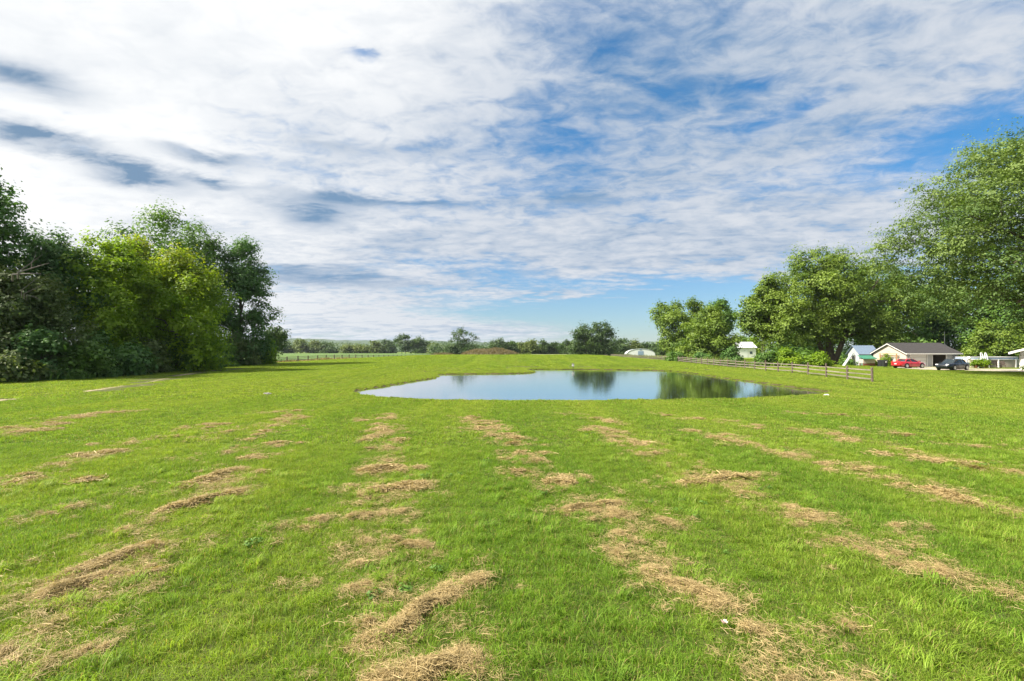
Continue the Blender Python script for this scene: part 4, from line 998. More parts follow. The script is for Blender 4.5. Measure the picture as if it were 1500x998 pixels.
# house corner at the right edge
D = 64.0; p = at(1494, D); ho = empty('house', (p.x, D, tz(p.x, D)), RAD(-47), 'white house corner with wide eave at the right picture edge', 'house')
MB().box(0, 14, 0, 9, -.1, 2.55).build('wall', M['white_paint'], ho)
MB().prism([(-1.0, 2.18), (7, 5.1), (7, 5.3), (-1.0, 2.40)], -.7, 9.7).prism([(15, 2.18), (15, 2.40), (7, 5.3), (7, 5.1)], -.7, 9.7).build('roof', M['shingle'], ho)
MB().prism([(-1.06, 2.12), (7, 5.06), (7, 5.31), (-1.06, 2.42)], -.78, -.703).build('bargeboard', M['white_paint'], ho)
MB().box(-1.10, -1.01, -.70, 9.7, 2.20, 2.40).build('gutter', M['white_paint'], ho)
MB().prism([(0, 2.553), (14, 2.553), (7, 5.05)], .02, .12).build('gable', M['white_paint'], ho)
wn = MB().box(.8, 2.2, -.04, -.003, 1.0, 2.0).build('window', M['pane'], ho); MB().box(.72, .8, -.07, -.003, .92, 2.08).box(2.2, 2.28, -.07, -.003, .92, 2.08).box(.8, 2.2, -.07, -.003, 2.0, 2.08).box(.8, 2.2, -.09, -.003, .92, 1.0).build('frame', M['white_vinyl'], wn)
MB().tube([(-.06, .3, 2.15), (-.06, .3, 0)], .045, 6).build('downspout', M['white_paint'], ho)
make_tree('flowering_shrub', 'low white flowering shrub at the foot of the house corner', x=p.x - .2, y=D - 1.0, H=.62, R=.9, z0=.05, shape='dome', leaf='weed_green', leaves=500, clumps=16, lsize=.13, seed=220, trunk_r=.02, category='shrub', limbs=2, clump_r=.3, parts=('stem', 'foliage'))
for i, (dx_, dd, s, lab) in enumerate([(-1.5, -1.3, .22, 'pale border stone, left one at the house corner'), (-1.0, -1.6, .26, 'pale border stone, middle one at the house corner'), (-.4, -1.8, .2, 'pale border stone, right one at the house corner')]):
    r = random.Random(i); mb = MB().lathe([(s * .7, -.05), (s, .06), (s * .85, s * .5), (s * .3, s * .75)], 9)
    mb.v = [(x * r.uniform(.85, 1.15), y * r.uniform(.85, 1.15), z) for x, y, z in mb.v]
    o = mb.build('border_stone', M['white_stone'], smooth=True); o.location = (p.x + dx_, D + dd, tz(p.x, D) + .05); tag(o, lab, 'stone', 'border stones by the house')


# ------------------------------------------------------------------ cars
def car(name, label, loc, rz, paint, coupe, front_lamp, L=4.75, W=1.78, H=1.42):
    r_ = empty(name, loc, rz, label, 'car')                   # nose towards +x
    hl = L / 2
    # body: stations along the length: (x, z low, z belt, half width)
    if coupe: st = [(-hl, .48, .86, .62), (-hl + .10, .30, .93, .74), (-hl + .45, .22, .96, .84), (-hl + 1.0, .20, .95, .88), (-.4, .18, .92, .89), (.6, .18, .89, .89), (1.25, .18, .85, .88), (hl - .55, .20, .76, .84), (hl - .18, .24, .66, .74), (hl, .36, .55, .56)]
    else: st = [(-hl, .46, .84, .62), (-hl + .08, .30, .95, .74), (-hl + .5, .22, .99, .85), (-hl + 1.1, .20, .99, .88), (-.4, .18, .96, .89), (.6, .18, .93, .89), (1.2, .18, .91, .88), (hl - .6, .20, .84, .85), (hl - .15, .26, .74, .76), (hl, .36, .62, .60)]
    vs = []; n = 10
    for x, zl, zb, w in st:
        sec = [(-w * .86, zl), (-w, zl + .14), (-w * 1.01, (zl + zb) * .52), (-w * .97, zb - .06), (-w * .86, zb), (w * .86, zb), (w * .97, zb - .06), (w * 1.01, (zl + zb) * .52), (w, zl + .14), (w * .86, zl)]
        vs += [(x, y, z + (.035 if 4 <= i <= 5 and False else 0)) for i, (y, z) in enumerate(sec)]
    m_ = len(st); fs = [(j * n + k, j * n + (k + 1) % n, (j + 1) * n + (k + 1) % n, (j + 1) * n + k) for j in range(m_ - 1) for k in range(n)]
    fs += [tuple(range(n - 1, -1, -1)), tuple((m_ - 1) * n + k for k in range(n))]
    body = MB().add(vs, fs).build('body', paint, r_, smooth=True)
    # cabin: glass band, pillars, roof
    if coupe: xb0, xf0, xb1, xf1 = -1.55, 1.05, -.95, .10
    else: xb0, xf0, xb1, xf1 = -1.75, 1.15, -1.05, .35
    zb = .90 if coupe else .95
    wb, wt = .80, .60
    lo = [(xb0, -wb * .86), (xf0, -wb * .86), (xf0, wb * .86), (xb0, wb * .86)]
    g_ = MB(); mid_ = (xb0 + xf0) / 2
    low = [(xb0, -wb * .8), (mid_, -wb), (xf0, -wb * .82), (xf0 + .10, 0), (xf0, wb * .82), (mid_, wb), (xb0, wb * .8), (xb0 - .08, 0)]
    hig = [(xb1, -wt * .92), ((xb1 + xf1) / 2, -wt), (xf1, -wt * .95), (xf1 + .06, 0), (xf1, wt * .95), ((xb1 + xf1) / 2, wt), (xb1, wt * .92), (xb1 - .06, 0)]
    vs = [(x, y, zb - .03) for x, y in low] + [(x, y, H - .05) for x, y in hig]
    g_.add(vs, [(k, (k + 1) % 8, 8 + (k + 1) % 8, 8 + k) for k in range(8)] + [tuple(8 + k for k in range(8))]).build('window', M['car_glass'], r_)
    rf = [(x * 1.0, y * 1.02, H - .052) for x, y in hig] + [(x * .93 + .02, y * .8, H + .005) for x, y in hig]
    MB().add(rf, [(k, (k + 1) % 8, 8 + (k + 1) % 8, 8 + k) for k in range(8)] + [tuple(8 + k for k in range(8)), tuple(range(7, -1, -1))]).build('roof', paint, r_, smooth=True)
    for s in (-1, 1):
        pl = MB(); pl.tube([(xf0 - .02, s * wb * .84, zb - .02), (xf1, s * wt * .97, H - .04)], .035, 5); pl.tube([(xb0 + .05, s * wb * .82, zb - .02), (xb1, s * wt * .95, H - .04)], .06, 5)
        pl.tube([((xb0 + xf0) / 2 - .15, s * wb * 1.0, zb - .02), ((xb1 + xf1) / 2 - .15, s * wt * 1.01, H - .04)], .028, 5); pl.build('pillar', paint if coupe else M['dark'], r_)
        d_ = MB().box(-.62, -.605, s * .895 - .006, s * .895 + .006, .3, .88).box(.62, .635, s * .895 - .006, s * .895 + .006, .3, .86).build('door', M['dark'], r_)
        MB().box(-.52, -.36, s * .915 - .012, s * .915 + .012, .76, .79).build('handle', paint, d_)
        MB().box(.72, .88, s * .98 - .09, s * .98 + .09, .93, 1.05, .03).build('mirror', paint, r_)
        MB().box(hl - .28, hl - .06, s * .56 - .15, s * .56 + .15, .60 if coupe else .66, .70 if coupe else .79, .02).build('headlight', M['lamp_white'], r_)
        MB().box(-hl - .012, -hl + .14, s * .52 - .17, s * .52 + .17, .70, .86, .02).build('taillight', M['lamp_red'] if not coupe else M['lamp_red'], r_)
        for xw in (-1.36, 1.38):
            yc = s * (W / 2 - .09)
            MB().tube([(xw, yc - s * .02, .34), (xw, yc + s * .098, .34)], .40, 22).build('wheel_arch', M['dark'], r_)
            wh = MB().tube([(xw, yc - s * .06, .32), (xw, yc + s * .125, .32)], .325, 22).build('wheel', M['tyre'], r_)
            MB().tube([(xw, yc + s * .10, .32), (xw, yc + s * .135, .32)], .225, 16).build('rim', M['alloy'], wh)
    MB().box(hl - .10, hl + .02, -.62, .62, .34, .50, .04).build('bumper', paint, r_)
    MB().box(hl - .05, hl + .012, -.34, .34, .52, .60).build('grille', M['dark'], r_)
    MB().box(-hl - .03, -hl + .10, -.66, .66, .36, .52, .04).build('bumper', paint, r_)
    MB().box(-hl - .022, -hl + .04, -.17, .17, .56, .67).build('licence_plate', M['white_paint'], r_)
    if coupe: MB().box(-hl + .04, -hl + .22, -.68, .68, 1.05, 1.08).box(-hl + .08, -hl + .18, -.60, -.55, .92, 1.05).box(-hl + .08, -hl + .18, .55, .60, .92, 1.05).build('spoiler', paint, r_)
    MB().box(-1.9, 1.9, -.7, .7, .14, .30).build('underbody', M['dark'], r_)
    return r_


p = at(1330, 71.5); car('parked_car', 'red coupe with rear spoiler parked before the cream garage', (p.x, 71.5, .075), RAD(12), M['car_red'], True, False, L=4.7, H=1.34)
p = at(1394.5, 63.5); car('parked_car', 'black sedan facing left on the gravel drive', (p.x, 63.5, .075), RAD(180 + 22), M['car_black'], False, True, L=4.85, H=1.44)

# ------------------------------------------------------------------ small things by the pond and on the lawn
p = on_ground(840.5, 540.4, -.3); nb = empty('nest_box', (p[0], p[1] + 1.0, tz(p[0], p[1] + 1.0)), 0, 'small white nest box on a post at the far pond bank', 'nest box')
MB().box(-.04, .04, -.04, .04, -.2, .62).build('post', M['post_wood'], nb); bx = MB().box(-.16, .16, -.13, .13, .623, 1.0).build('box', M['white_paint'], nb)
MB().prism([(-.21, .985), (0, 1.12), (.21, .985), (.21, 1.02), (0, 1.16), (-.21, 1.02)][::-1], -.18, .18).build('roof', M['stone'], nb); MB().tube([(0, -.138, .86), (0, -.131, .86)], .03, 10).build('hole', M['dark'], bx)


def rock(name, label, x, y, s, mat, seed, cat, flat=.5):
    r = random.Random(seed); mb = MB().lathe([(s * .75, -.04), (s, s * flat * .25), (s * .9, s * flat * .6), (s * .45, s * flat * .95)], 10)
    mb.v = [(a * r.uniform(.8, 1.2), b_ * r.uniform(.8, 1.2) * .8, c_ * r.uniform(.85, 1.15)) for a, b_, c_ in mb.v]
    o = mb.build(name, mat, smooth=False); o.location = (x, y, tz(x, y)); o.rotation_euler[2] = seed; return tag(o, label, cat)


x, y = on_ground(1209.5, 579.5, -.33); rock('white_stone', 'white stone at the right tip of the pond', x, y, .17, M['white_stone'], 3, 'stone')
x, y = on_ground(392, 572.5); rock('grey_stone', 'flat grey stone lying in the lawn left of the pond', x, y, .30, M['stone'], 5, 'stone', .35)
# crumpled pale pink petal-like scrap
x, y = on_ground(1058, 914); r = random.Random(4); mb = MB()
for k in range(9):
    a = 2 * math.pi * k / 9; l = r.uniform(.022, .04); c0 = (math.cos(a) * .008, math.sin(a) * .008, .0)
    mb.add([c0, (math.cos(a - .35) * l * .8, math.sin(a - .35) * l * .8, r.uniform(.01, .03)), (math.cos(a) * l, math.sin(a) * l, r.uniform(.012, .035)), (math.cos(a + .35) * l * .8, math.sin(a + .35) * l * .8, r.uniform(.01, .03))], [(0, 1, 2, 3)])
o = mb.build('fallen_flower', M['petal']); o.location = (x, y, tz(x, y) + .07); tag(o, 'pale pink crumpled flower lying in the near grass', 'flower')


# ------------------------------------------------------------------ grass blades and dried clippings (instanced on points)
def blade_tile(name, size, n, h0, h1, w, seed, dry_p, mat):
    g_ = np.random.default_rng(seed)
    x = g_.uniform(-.5, .5, n) * size * 1.14; y = g_.uniform(-.5, .5, n) * size * 1.14
    cl = vnoise(x / size * 5 + 50, y / size * 5 + 50, seed)
    a = g_.uniform(0, 6.28, n); h = g_.uniform(h0, h1, n) * (0.55 + 0.9 * cl ** 1.5 + (g_.uniform(0, 1, n) < .03) * .5); ww = w * g_.uniform(.6, 1.3, n)
    la = g_.uniform(0, 6.28, n); le = np.abs(g_.normal(0, 1.0, n)) * h
    lx, ly = np.cos(la) * le, np.sin(la) * le
    ca, sa = np.cos(a) * ww * .5, np.sin(a) * ww * .5
    z = -.01 * np.ones(n)
    v = np.stack([np.stack([x - ca, y - sa, z], 1), np.stack([x + ca, y + sa, z], 1), np.stack([x + ca * .8 + lx * .35, y + sa * .8 + ly * .35, z + h * .62], 1),
                  np.stack([x - ca * .8 + lx * .35, y - sa * .8 + ly * .35, z + h * .62], 1), np.stack([x + lx, y + ly, z + h * np.maximum(.95 - .28 * le / h, .35)], 1)], 1).reshape(-1, 3)
    i = np.arange(n)[:, None] * 5
    t = np.clip(.46 + g_.normal(0, .30, n) + (cl - .5) * .5, 0, 1); d = (g_.uniform(0, 1, n) < dry_p) * g_.uniform(.5, 1, n)
    return mesh_np(name, v, [i + np.array([[0, 1, 2, 3]]), i + np.array([[3, 2, 4]])], mat, None, {'tint': np.repeat(t, 5), 'dry': np.repeat(d, 5)}, link=False)


def straw_pad(name, r, n, L, w, hgt, seed):
    g_ = np.random.default_rng(seed)
    rr = r * np.minimum(np.abs(g_.normal(0, .55, n)), 1.5); a = g_.uniform(0, 6.28, n)
    c = np.stack([rr * np.cos(a), rr * np.sin(a), hgt * g_.uniform(.1, 1, n) * np.exp(-(rr / r) ** 2)], 1)
    th = g_.normal(.6, 1.1, n); ll = L * g_.uniform(.5, 1.4, n); d = np.stack([np.cos(th), np.sin(th), g_.normal(0, .22, n)], 1)
    s = np.stack([-np.sin(th), np.cos(th), g_.normal(0, .5, n)], 1) * w * g_.uniform(.6, 1.4, (n, 1)) * .5
    bend = np.stack([-np.sin(th), np.cos(th), np.zeros(n)], 1) * g_.normal(0, .13, (n, 1)) * ll[:, None]; bend[:, 2] += .12 * ll * g_.uniform(0, 1, n)
    pts = [c - d * ll[:, None] * .5, c + bend * .5 - d * ll[:, None] * .15, c + bend * .5 + d * ll[:, None] * .18, c + d * ll[:, None] * .5]
    rows = []
    for p_ in pts: rows += [p_ - s, p_ + s]
    v = np.stack(rows, 1).reshape(-1, 3); i = np.arange(n)[:, None] * 8
    f = np.concatenate([i + np.array([[2 * k, 2 * k + 1, 2 * k + 3, 2 * k + 2]]) for k in range(3)])
    return v, f, np.clip(g_.normal(.5, .25, n), 0, 1)


def scatter(name, pts, rots, scales, which, tiles):
    """one object: points carrying instances of the tile meshes"""
    lib = bpy.data.collections.new(name + '_pieces')
    for t_ in tiles: lib.objects.link(t_)
    me = bpy.data.meshes.new(name); me.vertices.add(len(pts)); me.vertices.foreach_set('co', np.asarray(pts, np.float32).ravel())
    for nm, ty, arr, fld in (('rot', 'FLOAT_VECTOR', rots, 'vector'), ('scl', 'FLOAT_VECTOR', scales, 'vector'), ('which', 'INT', which, 'value')):
        a_ = me.attributes.new(nm, ty, 'POINT'); a_.data.foreach_set(fld, np.asarray(arr, np.int32 if ty == 'INT' else np.float32).ravel())
    me.update()
    o = bpy.data.objects.new(name, me); col.objects.link(o)
    nt = bpy.data.node_groups.new(name + '_nodes', 'GeometryNodeTree'); G_ = G(nt)
    nt.interface.new_socket('Geometry', in_out='INPUT', socket_type='NodeSocketGeometry'); nt.interface.new_socket('Geometry', in_out='OUTPUT', socket_type='NodeSocketGeometry')
    gi, go = nt.nodes.new('NodeGroupInput'), nt.nodes.new('NodeGroupOutput')
    ci = nt.nodes.new('GeometryNodeCollectionInfo'); ci.inputs['Collection'].default_value = lib; ci.inputs['Separate Children'].default_value = True; ci.inputs['Reset Children'].default_value = True
    ip = nt.nodes.new('GeometryNodeInstanceOnPoints')
    def na(nm, dt):
        n_ = nt.nodes.new('GeometryNodeInputNamedAttribute'); n_.data_type = dt; n_.inputs['Name'].default_value = nm; return n_.outputs[0]
    G_.l(gi.outputs[0], ip.inputs['Points']); G_.l(ci.outputs[0], ip.inputs['Instance']); ip.inputs['Pick Instance'].default_value = True
    G_.l(na('which', 'INT'), ip.inputs['Instance Index'])
    er = nt.nodes.new('FunctionNodeEulerToRotation'); G_.l(na('rot', 'FLOAT_VECTOR'), er.inputs[0]); G_.l(er.outputs[0], ip.inputs['Rotation'])
    G_.l(na('scl', 'FLOAT_VECTOR'), ip.inputs['Scale']); G_.l(ip.outputs[0], go.inputs[0])
    md_ = o.modifiers.new('pieces', 'NODES'); md_.node_group = nt
    return o


def tile_points(size, D0, D1, smin, smax=1e9):
    ys = np.arange(D0 + size / 2, D1, size); P = []
    for y_ in ys:
        xm = min(y_ * 1.22 + 4, 110); xs_ = np.arange(-xm, xm, size); P.append(np.stack([xs_, np.full(xs_.shape, y_)], 1))
    P = np.concatenate(P); s = shore_sdf(P[:, 0], P[:, 1]); k = (s > smin) & (s < smax)
    return P[k]


def place(P, tiles, sc0, sc1, e=.25):
    z = terrain(P[:, 0], P[:, 1]); zx = (terrain(P[:, 0] + e, P[:, 1]) - terrain(P[:, 0] - e, P[:, 1])) / (2 * e); zy = (terrain(P[:, 0], P[:, 1] + e) - terrain(P[:, 0], P[:, 1] - e)) / (2 * e)
    n_ = len(P); rot = np.zeros((n_, 3))
    q4 = rng.integers(0, 4, n_) * (math.pi / 2)
    for i in range(n_):
        nrm = Vector((-zx[i], -zy[i], 1)).normalized()
        rot[i] = (Vector((0, 0, 1)).rotation_difference(nrm).to_matrix() @ Matrix.Rotation(q4[i], 3, 'Z')).to_euler()
    hz_ = rng.uniform(sc0, sc1, n_) * (0.75 + 0.5 * vnoise(P[:, 0] / 1.3, P[:, 1] / 1.3, 61))
    return np.column_stack([P, z]), rot, np.column_stack([np.ones(n_), np.ones(n_), hz_]), rng.integers(0, len(tiles), n_)


def on_track(P):
    d_ = np.full(len(P), 1e9)
    for (x0, y0), (x1, y1) in zip(TRACK[:-1], TRACK[1:]):
        ex, ey = x1 - x0, y1 - y0; t = np.clip(((P[:, 0] - x0) * ex + (P[:, 1] - y0) * ey) / (ex * ex + ey * ey), 0, 1)
        d_ = np.minimum(d_, np.hypot(P[:, 0] - x0 - t * ex, P[:, 1] - y0 - t * ey))
    return d_


tl1 = [blade_tile('near_tuft', .5, 1900, .045, .105, .0050, 300 + i, .09, M['blades']) for i in range(6)]
tl2 = [blade_tile('middle_tuft', 1.0, 1900, .04, .09, .013, 320 + i, .09, M['blades']) for i in range(5)]
tl3 = [blade_tile('far_tuft', 2.0, 2200, .04, .085, .034, 340 + i, .07, M['blades']) for i in range(5)]
tl4 = [blade_tile('bank_tuft', .6, 420, .04, .11, .022, 360 + i, .12, M['blades']) for i in range(4)]
GL = 'green grass blades of the '
P = tile_points(.5, 2.0, 13, 1.0); tag(scatter('lawn_grass', *place(P, tl1, .8, 1.2), tl1), GL + 'near lawn before the camera', kind='stuff')
P = tile_points(1.0, 13, 27, 1.2); P = P[on_track(P) + 1.1 * (vnoise(P[:, 0] / 2, P[:, 1] / 2, 97) - .5) > .75]; tag(scatter('lawn_grass', *place(P, tl2, .8, 1.2), tl2), GL + 'lawn between the near grass and the pond', kind='stuff')
P = tile_points(2.0, 27, 72, 2.2); P = P[on_track(P) + 1.6 * (vnoise(P[:, 0] / 3, P[:, 1] / 3, 98) - .5) > .95]; tag(scatter('lawn_grass', *place(P, tl3, .8, 1.2), tl3), GL + 'lawn beside and behind the pond', kind='stuff')
# coarse weeds and long bent blades that break up the mown sward
def rosette(seed):
    g_ = np.random.default_rng(seed); k = 26; a = g_.uniform(0, 6.28, k); r_ = g_.uniform(.015, .075, k)
    v, f = leaf_quads(np.stack([np.cos(a) * r_, np.sin(a) * r_, g_.uniform(.03, .085, k)], 1), np.stack([np.cos(a) * .4, np.sin(a) * .4, np.ones(k)], 1), .045, g_)
    return mesh_np('broad_leaf_weed', v, f, M['leaf_mid'], None, np.repeat(g_.uniform(.2, .9, k), 4), link=False)
def long_tuft(seed):
    g_ = np.random.default_rng(seed); n = 46; x, y = g_.normal(0, .05, n), g_.normal(0, .05, n); a = g_.normal(g_.uniform(0, 6.28), .7, n); h = g_.uniform(.06, .115, n); L_ = h * g_.uniform(.6, 1.5, n); w_ = .0048 * g_.uniform(.6, 1.3, n)
    d = np.stack([np.cos(a), np.sin(a)], 1); s_ = np.stack([-np.sin(a) * w_ * .5, np.cos(a) * w_ * .5, 0 * a], 1)
    c = [np.stack([x + d[:, 0] * L_ * t, y + d[:, 1] * L_ * t, h * z], 1) for t, z in ((0, 0), (.2, .62), (.62, .98), (1.05, .80))]
    v = np.stack([c[0] - s_, c[0] + s_, c[1] - s_, c[1] + s_, c[2] - s_ * .8, c[2] + s_ * .8, c[3]], 1).reshape(-1, 3); i = np.arange(n)[:, None] * 7
    f = [np.concatenate([i + np.array([[0, 1, 3, 2]]), i + np.array([[2, 3, 5, 4]])]), i + np.array([[4, 5, 6]])]
    return mesh_np('long_blade_tuft', v, f, M['blades'], None, {'tint': np.repeat(np.clip(g_.normal(.60, .25, n), 0, 1), 7), 'dry': np.repeat((g_.uniform(0, 1, n) < .12) * .8, 7)}, link=False)
wt = [rosette(700 + i) for i in range(4)] + [long_tuft(720 + i) for i in range(6)]
n_ = 5200; Y = 2.6 + 13 * rng.uniform(0, 1, n_) ** .8; X = rng.uniform(-1, 1, n_) * (Y * 1.2 + 2); kd = vnoise(X * .9, Y * .9, 95) + rng.uniform(-.2, .2, n_); kp = kd > .64; X, Y, kd = X[kp], Y[kp], kd[kp]; n_ = len(X)
wh_ = np.where((vnoise(X * .6 + 30, Y * .6, 96) > .62) & (rng.uniform(0, 1, n_) < .10), rng.integers(0, 4, n_), rng.integers(4, 10, n_)); s_ = rng.uniform(.7, 1.2, (n_, 1))
tag(scatter('lawn_weeds', np.column_stack([X, Y, terrain(X, Y)]), np.column_stack([np.zeros(n_), np.zeros(n_), rng.uniform(0, 6.28, n_)]), np.repeat(s_, 3, 1), wh_, wt), 'coarse weeds and long bent blades scattered in the near lawn', kind='stuff')
tl5 = [blade_tile('distant_tuft', 4.0, 2600, .05, .10, .085, 380 + i, .05, M['blades']) for i in range(4)]
P = tile_points(4.0, 72, 165, 3.0); P = P[~((P[:, 0] < fl(P[:, 1])) & (P[:, 1] > 96))]; tag(scatter('lawn_grass', *place(P, tl5, .8, 1.2, 1.5), tl5), GL + 'far lawn rising beyond the pond', kind='stuff')
P = tile_points(.6, 22, 84, .10, 3.4); tag(scatter('bank_grass', *place(P, tl4, .8, 1.4), tl4), 'longer grass hanging over the pond bank', kind='stuff')

pads = []
for i in range(5):
    v, f, t = straw_pad('straw', .19, 330, .095, .0028, .045, 400 + i); pads.append(mesh_np('straw_pad', v, f, M['hay'], None, np.repeat(t, 8), link=False))
for i in range(4):
    v, f, t = straw_pad('straw', .28, 220, .14, .008, .045, 410 + i); pads.append(mesh_np('straw_pad_coarse', v, f, M['hay'], None, np.repeat(t, 8), link=False))
thin = []
for i in range(4):
    v, f, t = straw_pad('straw', .30, 110, .070, .0024, .05, 420 + i); pads.append(mesh_np('straw_pad_thin', v, f, M['hay'], None, np.repeat(t, 8), link=False))
# the largest heaps are things of their own
BIG = {27: 'biggest long heap of dried clippings at the bottom centre of the lawn', 28: 'heap of dried clippings cut by the lower picture edge, bottom centre',
       2: 'long heap of dried clippings in the lower left, upper one of two', 3: 'long heap of dried clippings in the lower left, lower one of two',
       5: 'long heap of dried clippings left of centre, lower of the near pair', 6: 'humped heap of dried clippings left of centre, upper of the near pair',
       16: 'rounded heap of dried clippings in the central row, second from the pond side', 15: 'flat heap of dried clippings in the central row, nearest the pond of the pair',
       34: 'small round heap of dried clippings right of centre below the pond', 35: 'wide heap of dried clippings right of centre, below the small round one',
       45: 'broad heap of dried clippings in the lower right half near the pink flower', 50: 'square heap of dried clippings at the head of the right row',
       40: 'flat wide heap of dried clippings right of centre', 60: 'long thick heap of dried clippings near the right picture edge'}
pp, pr, ps, pw = [], [], [], []
for k, (x0, y0, x1, y1, w, amt) in enumerate(ROWS):
    L = math.hypot(x1 - x0, y1 - y0); Dm = (y0 + y1) / 2; ang = math.atan2(y1 - y0, x1 - x0)
    far_ = Dm > 9.0
    step = .026 if not far_ else .07
    n_ = int((L + w) * (w * 2) / step * amt * .48) + 3
    if k in BIG: n_ = int(n_ * .55)
    t = rng.uniform(-.05, 1.05, n_); o_ = rng.normal(0, w * .75, n_)
    X = x0 + (x1 - x0) * t - math.sin(ang) * o_; Y = y0 + (y1 - y0) * t + math.cos(ang) * o_
    dens = vnoise(X * 3.1, Y * 3.1, 71); kp = (dens + rng.uniform(-.15, .15, n_) > .47); X, Y = X[kp], Y[kp]; n_ = len(X)
    if n_ == 0: continue
    Z = terrain(X, Y) + .03 + .03 * np.exp(-(o_[kp] / (w * .5)) ** 2) * min(amt, 1.3)
    pp.append(np.column_stack([X, Y, Z])); pr.append(np.column_stack([rng.normal(0, .12, n_), rng.normal(0, .12, n_), ang + rng.normal(0, .9, n_)])); s_ = rng.uniform(.5, 1.0, n_)
    ps.append(np.column_stack([s_, s_, s_ * rng.uniform(.7, 1.3, n_)])); pw.append(rng.integers(0, 5, n_) if not far_ else rng.integers(5, 9, n_))
    # loose wisps around
    m_ = int(n_ * .8) + int(9 * L) + 4; t = rng.uniform(-.35, 1.35, m_); o_ = rng.normal(0, w * 1.5 + .10, m_)
    X = x0 + (x1 - x0) * t - math.sin(ang) * o_; Y = y0 + (y1 - y0) * t + math.cos(ang) * o_
    pp.append(np.column_stack([X, Y, terrain(X, Y) + .035])); pr.append(np.column_stack([np.zeros(m_), np.zeros(m_), rng.uniform(0, 6.28, m_)])); ps.append(np.repeat(rng.uniform(.6, 1.2, (m_, 1)), 3, 1)); pw.append(rng.integers(9, 13, m_))
ROWLINES = [[(-50, 980), (80, 900), (240, 790), (350, 700), (385, 655), (440, 600)], [(-20, 720), (110, 680), (200, 650), (330, 615)],
            [(540, 1000), (600, 900), (560, 800), (575, 720), (560, 660), (562, 600)], [(700, 605), (760, 660), (820, 705), (900, 760), (960, 830), (1060, 890), (1200, 985)],
            [(870, 620), (950, 660), (1060, 705), (1180, 760), (1290, 815), (1400, 850), (1520, 880)], [(1000, 625), (1125, 655), (1215, 682), (1350, 708), (1420, 735), (1520, 755)],
            [(1180, 625), (1310, 658), (1400, 675), (1520, 695)], [(0, 640), (100, 612), (200, 596)]]
for line in ROWLINES:                                     # the thin scatter that ties each raked row together
    q_ = [on_ground(a, b_) for a, b_ in line]
    for (x0, y0), (x1, y1) in zip(q_[:-1], q_[1:]):
        L = math.hypot(x1 - x0, y1 - y0); ang = math.atan2(y1 - y0, x1 - x0); far_ = (y0 + y1) / 2 > 9
        n_ = int(L * (20 if not far_ else 17)); t = rng.uniform(0, 1, n_); o_ = rng.normal(0, .24 if not far_ else .36, n_)
        X = x0 + (x1 - x0) * t - math.sin(ang) * o_; Y = y0 + (y1 - y0) * t + math.cos(ang) * o_
        kp = vnoise(X * 1.7, Y * 1.7, 91) + rng.uniform(-.25, .25, n_) > .46; X, Y = X[kp], Y[kp]; n_ = len(X)
        pp.append(np.column_stack([X, Y, terrain(X, Y) + .03])); pr.append(np.column_stack([np.zeros(n_), np.zeros(n_), rng.uniform(0, 6.28, n_)])); s_ = rng.uniform(.6, 1.2, (n_, 1))
        ps.append(np.repeat(s_, 3, 1)); pw.append(rng.integers(9, 13, n_) if not far_ else np.where(rng.uniform(0, 1, n_) < .25, rng.integers(5, 9, n_), rng.integers(9, 13, n_)))
tag(scatter('dried_clippings', np.concatenate(pp), np.concatenate(pr), np.concatenate(ps), np.concatenate(pw), pads), 'thin tan dried grass clippings strewn in rows over the lawn', kind='stuff')

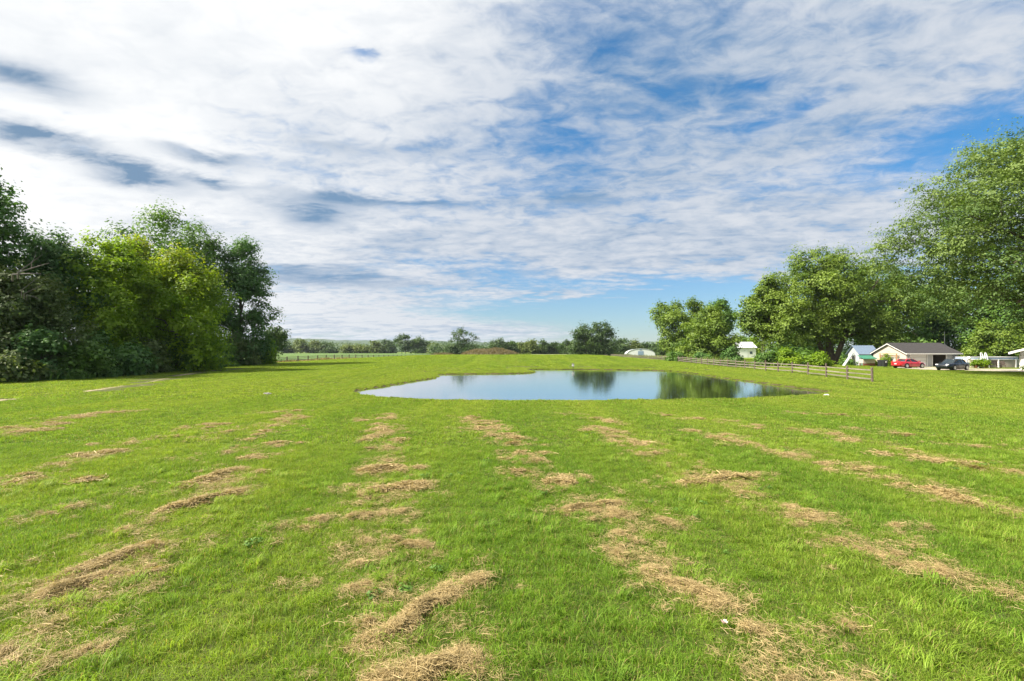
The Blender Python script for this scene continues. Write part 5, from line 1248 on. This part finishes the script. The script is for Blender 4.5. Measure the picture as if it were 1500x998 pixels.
for k, lab in BIG.items():
    x0, y0, x1, y1, w, amt = ROWS[k]; g_ = np.random.default_rng(500 + k)
    L = math.hypot(x1 - x0, y1 - y0); ang = math.atan2(y1 - y0, x1 - x0); mx, my = (x0 + x1) / 2, (y0 + y1) / 2
    big_w = .0030 if my < 8 else .0075
    n_ = int(6400 * (L * w) / .22); n_ = max(1200, min(n_, 8000))
    u_ = g_.uniform(-1, 1, n_); q_ = g_.uniform(-1, 1, n_); wn_ = 0.55 + 0.8 * vnoise(u_ * 2.3 + k * 7, u_ * 0, 81)
    q_ = np.sign(q_) * np.abs(q_) ** 1.15 * 1.35
    kk = vnoise(u_ * L * 4.5 + 11 * k, q_ * w * 9 + 70, 84) * .75 + g_.uniform(0, .55, n_) > np.abs(q_) * .62 + np.abs(u_) ** 6 * .3; u_, q_ = u_[kk], q_[kk]; n_ = len(u_); wn_ = wn_[kk]
    hh = np.clip(1 - u_ ** 4, 0, 1) * np.clip(1 - q_ ** 2, 0, 1) * (.35 + 1.0 * vnoise(u_ * L * 2.6 + 9 * k, q_ * 1.4 + 30, 82))
    lx_, ly_ = u_ * L * .55, q_ * w * wn_ + 0.12 * (vnoise(u_ * 2 + k * 3, u_ * 0, 83) - .5)
    ca, sa = math.cos(ang), math.sin(ang)
    X, Y = mx + lx_ * ca - ly_ * sa, my + lx_ * sa + ly_ * ca
    Z = terrain(X, Y) + .022 + .09 * hh * g_.uniform(.55, 1.0, n_)
    th = g_.normal(0, 1.0, n_) + ang; ll = (.10 if my < 8 else .15) * g_.uniform(.5, 1.5, n_)
    d = np.stack([np.cos(th), np.sin(th), g_.normal(0, .2, n_)], 1); s = np.stack([-np.sin(th), np.cos(th), g_.normal(0, .5, n_)], 1) * big_w * g_.uniform(.6, 1.4, (n_, 1)) * .5
    bend = np.stack([-np.sin(th), np.cos(th), np.zeros(n_)], 1) * g_.normal(0, .14, (n_, 1)) * ll[:, None]; bend[:, 2] += .15 * ll * g_.uniform(-.2, 1, n_)
    c = np.stack([X - mx, Y - my, Z], 1)
    pts = [c - d * ll[:, None] * .5, c + bend * .5 - d * ll[:, None] * .15, c + bend * .5 + d * ll[:, None] * .18, c + d * ll[:, None] * .5]
    rows = []
    for p_ in pts: rows += [p_ - s, p_ + s]
    v = np.stack(rows, 1).reshape(-1, 3); i = np.arange(n_)[:, None] * 8
    f = np.concatenate([i + np.array([[2 * a, 2 * a + 1, 2 * a + 3, 2 * a + 2]]) for a in range(3)])
    o = mesh_np('clipping_heap', v, f, M['hay'], None, np.repeat(np.clip(g_.normal(.5, .25, n_), 0, 1), 8)); o.location = (mx, my, 0)
    tag(o, lab, 'hay heap', 'heaps of dried clippings on the lawn')

# ------------------------------------------------------------------ the air
hm = bpy.data.materials.new('haze'); hm.use_nodes = True; hn = hm.node_tree; hn.nodes.remove(hn.nodes['Principled BSDF'])
pv = hn.nodes.new('ShaderNodeVolumePrincipled'); pv.inputs['Color'].default_value = (0.80, 0.90, 1.0, 1); pv.inputs['Density'].default_value = 0.00006; pv.inputs['Anisotropy'].default_value = 0.1
hn.links.new(pv.outputs[0], hn.nodes['Material Output'].inputs['Volume'])
hz = MB().box(-4000, 4000, -400, 4400, -4, 82).build('haze', hm); tag(hz, 'thin pale summer haze over the fields', kind='stuff')
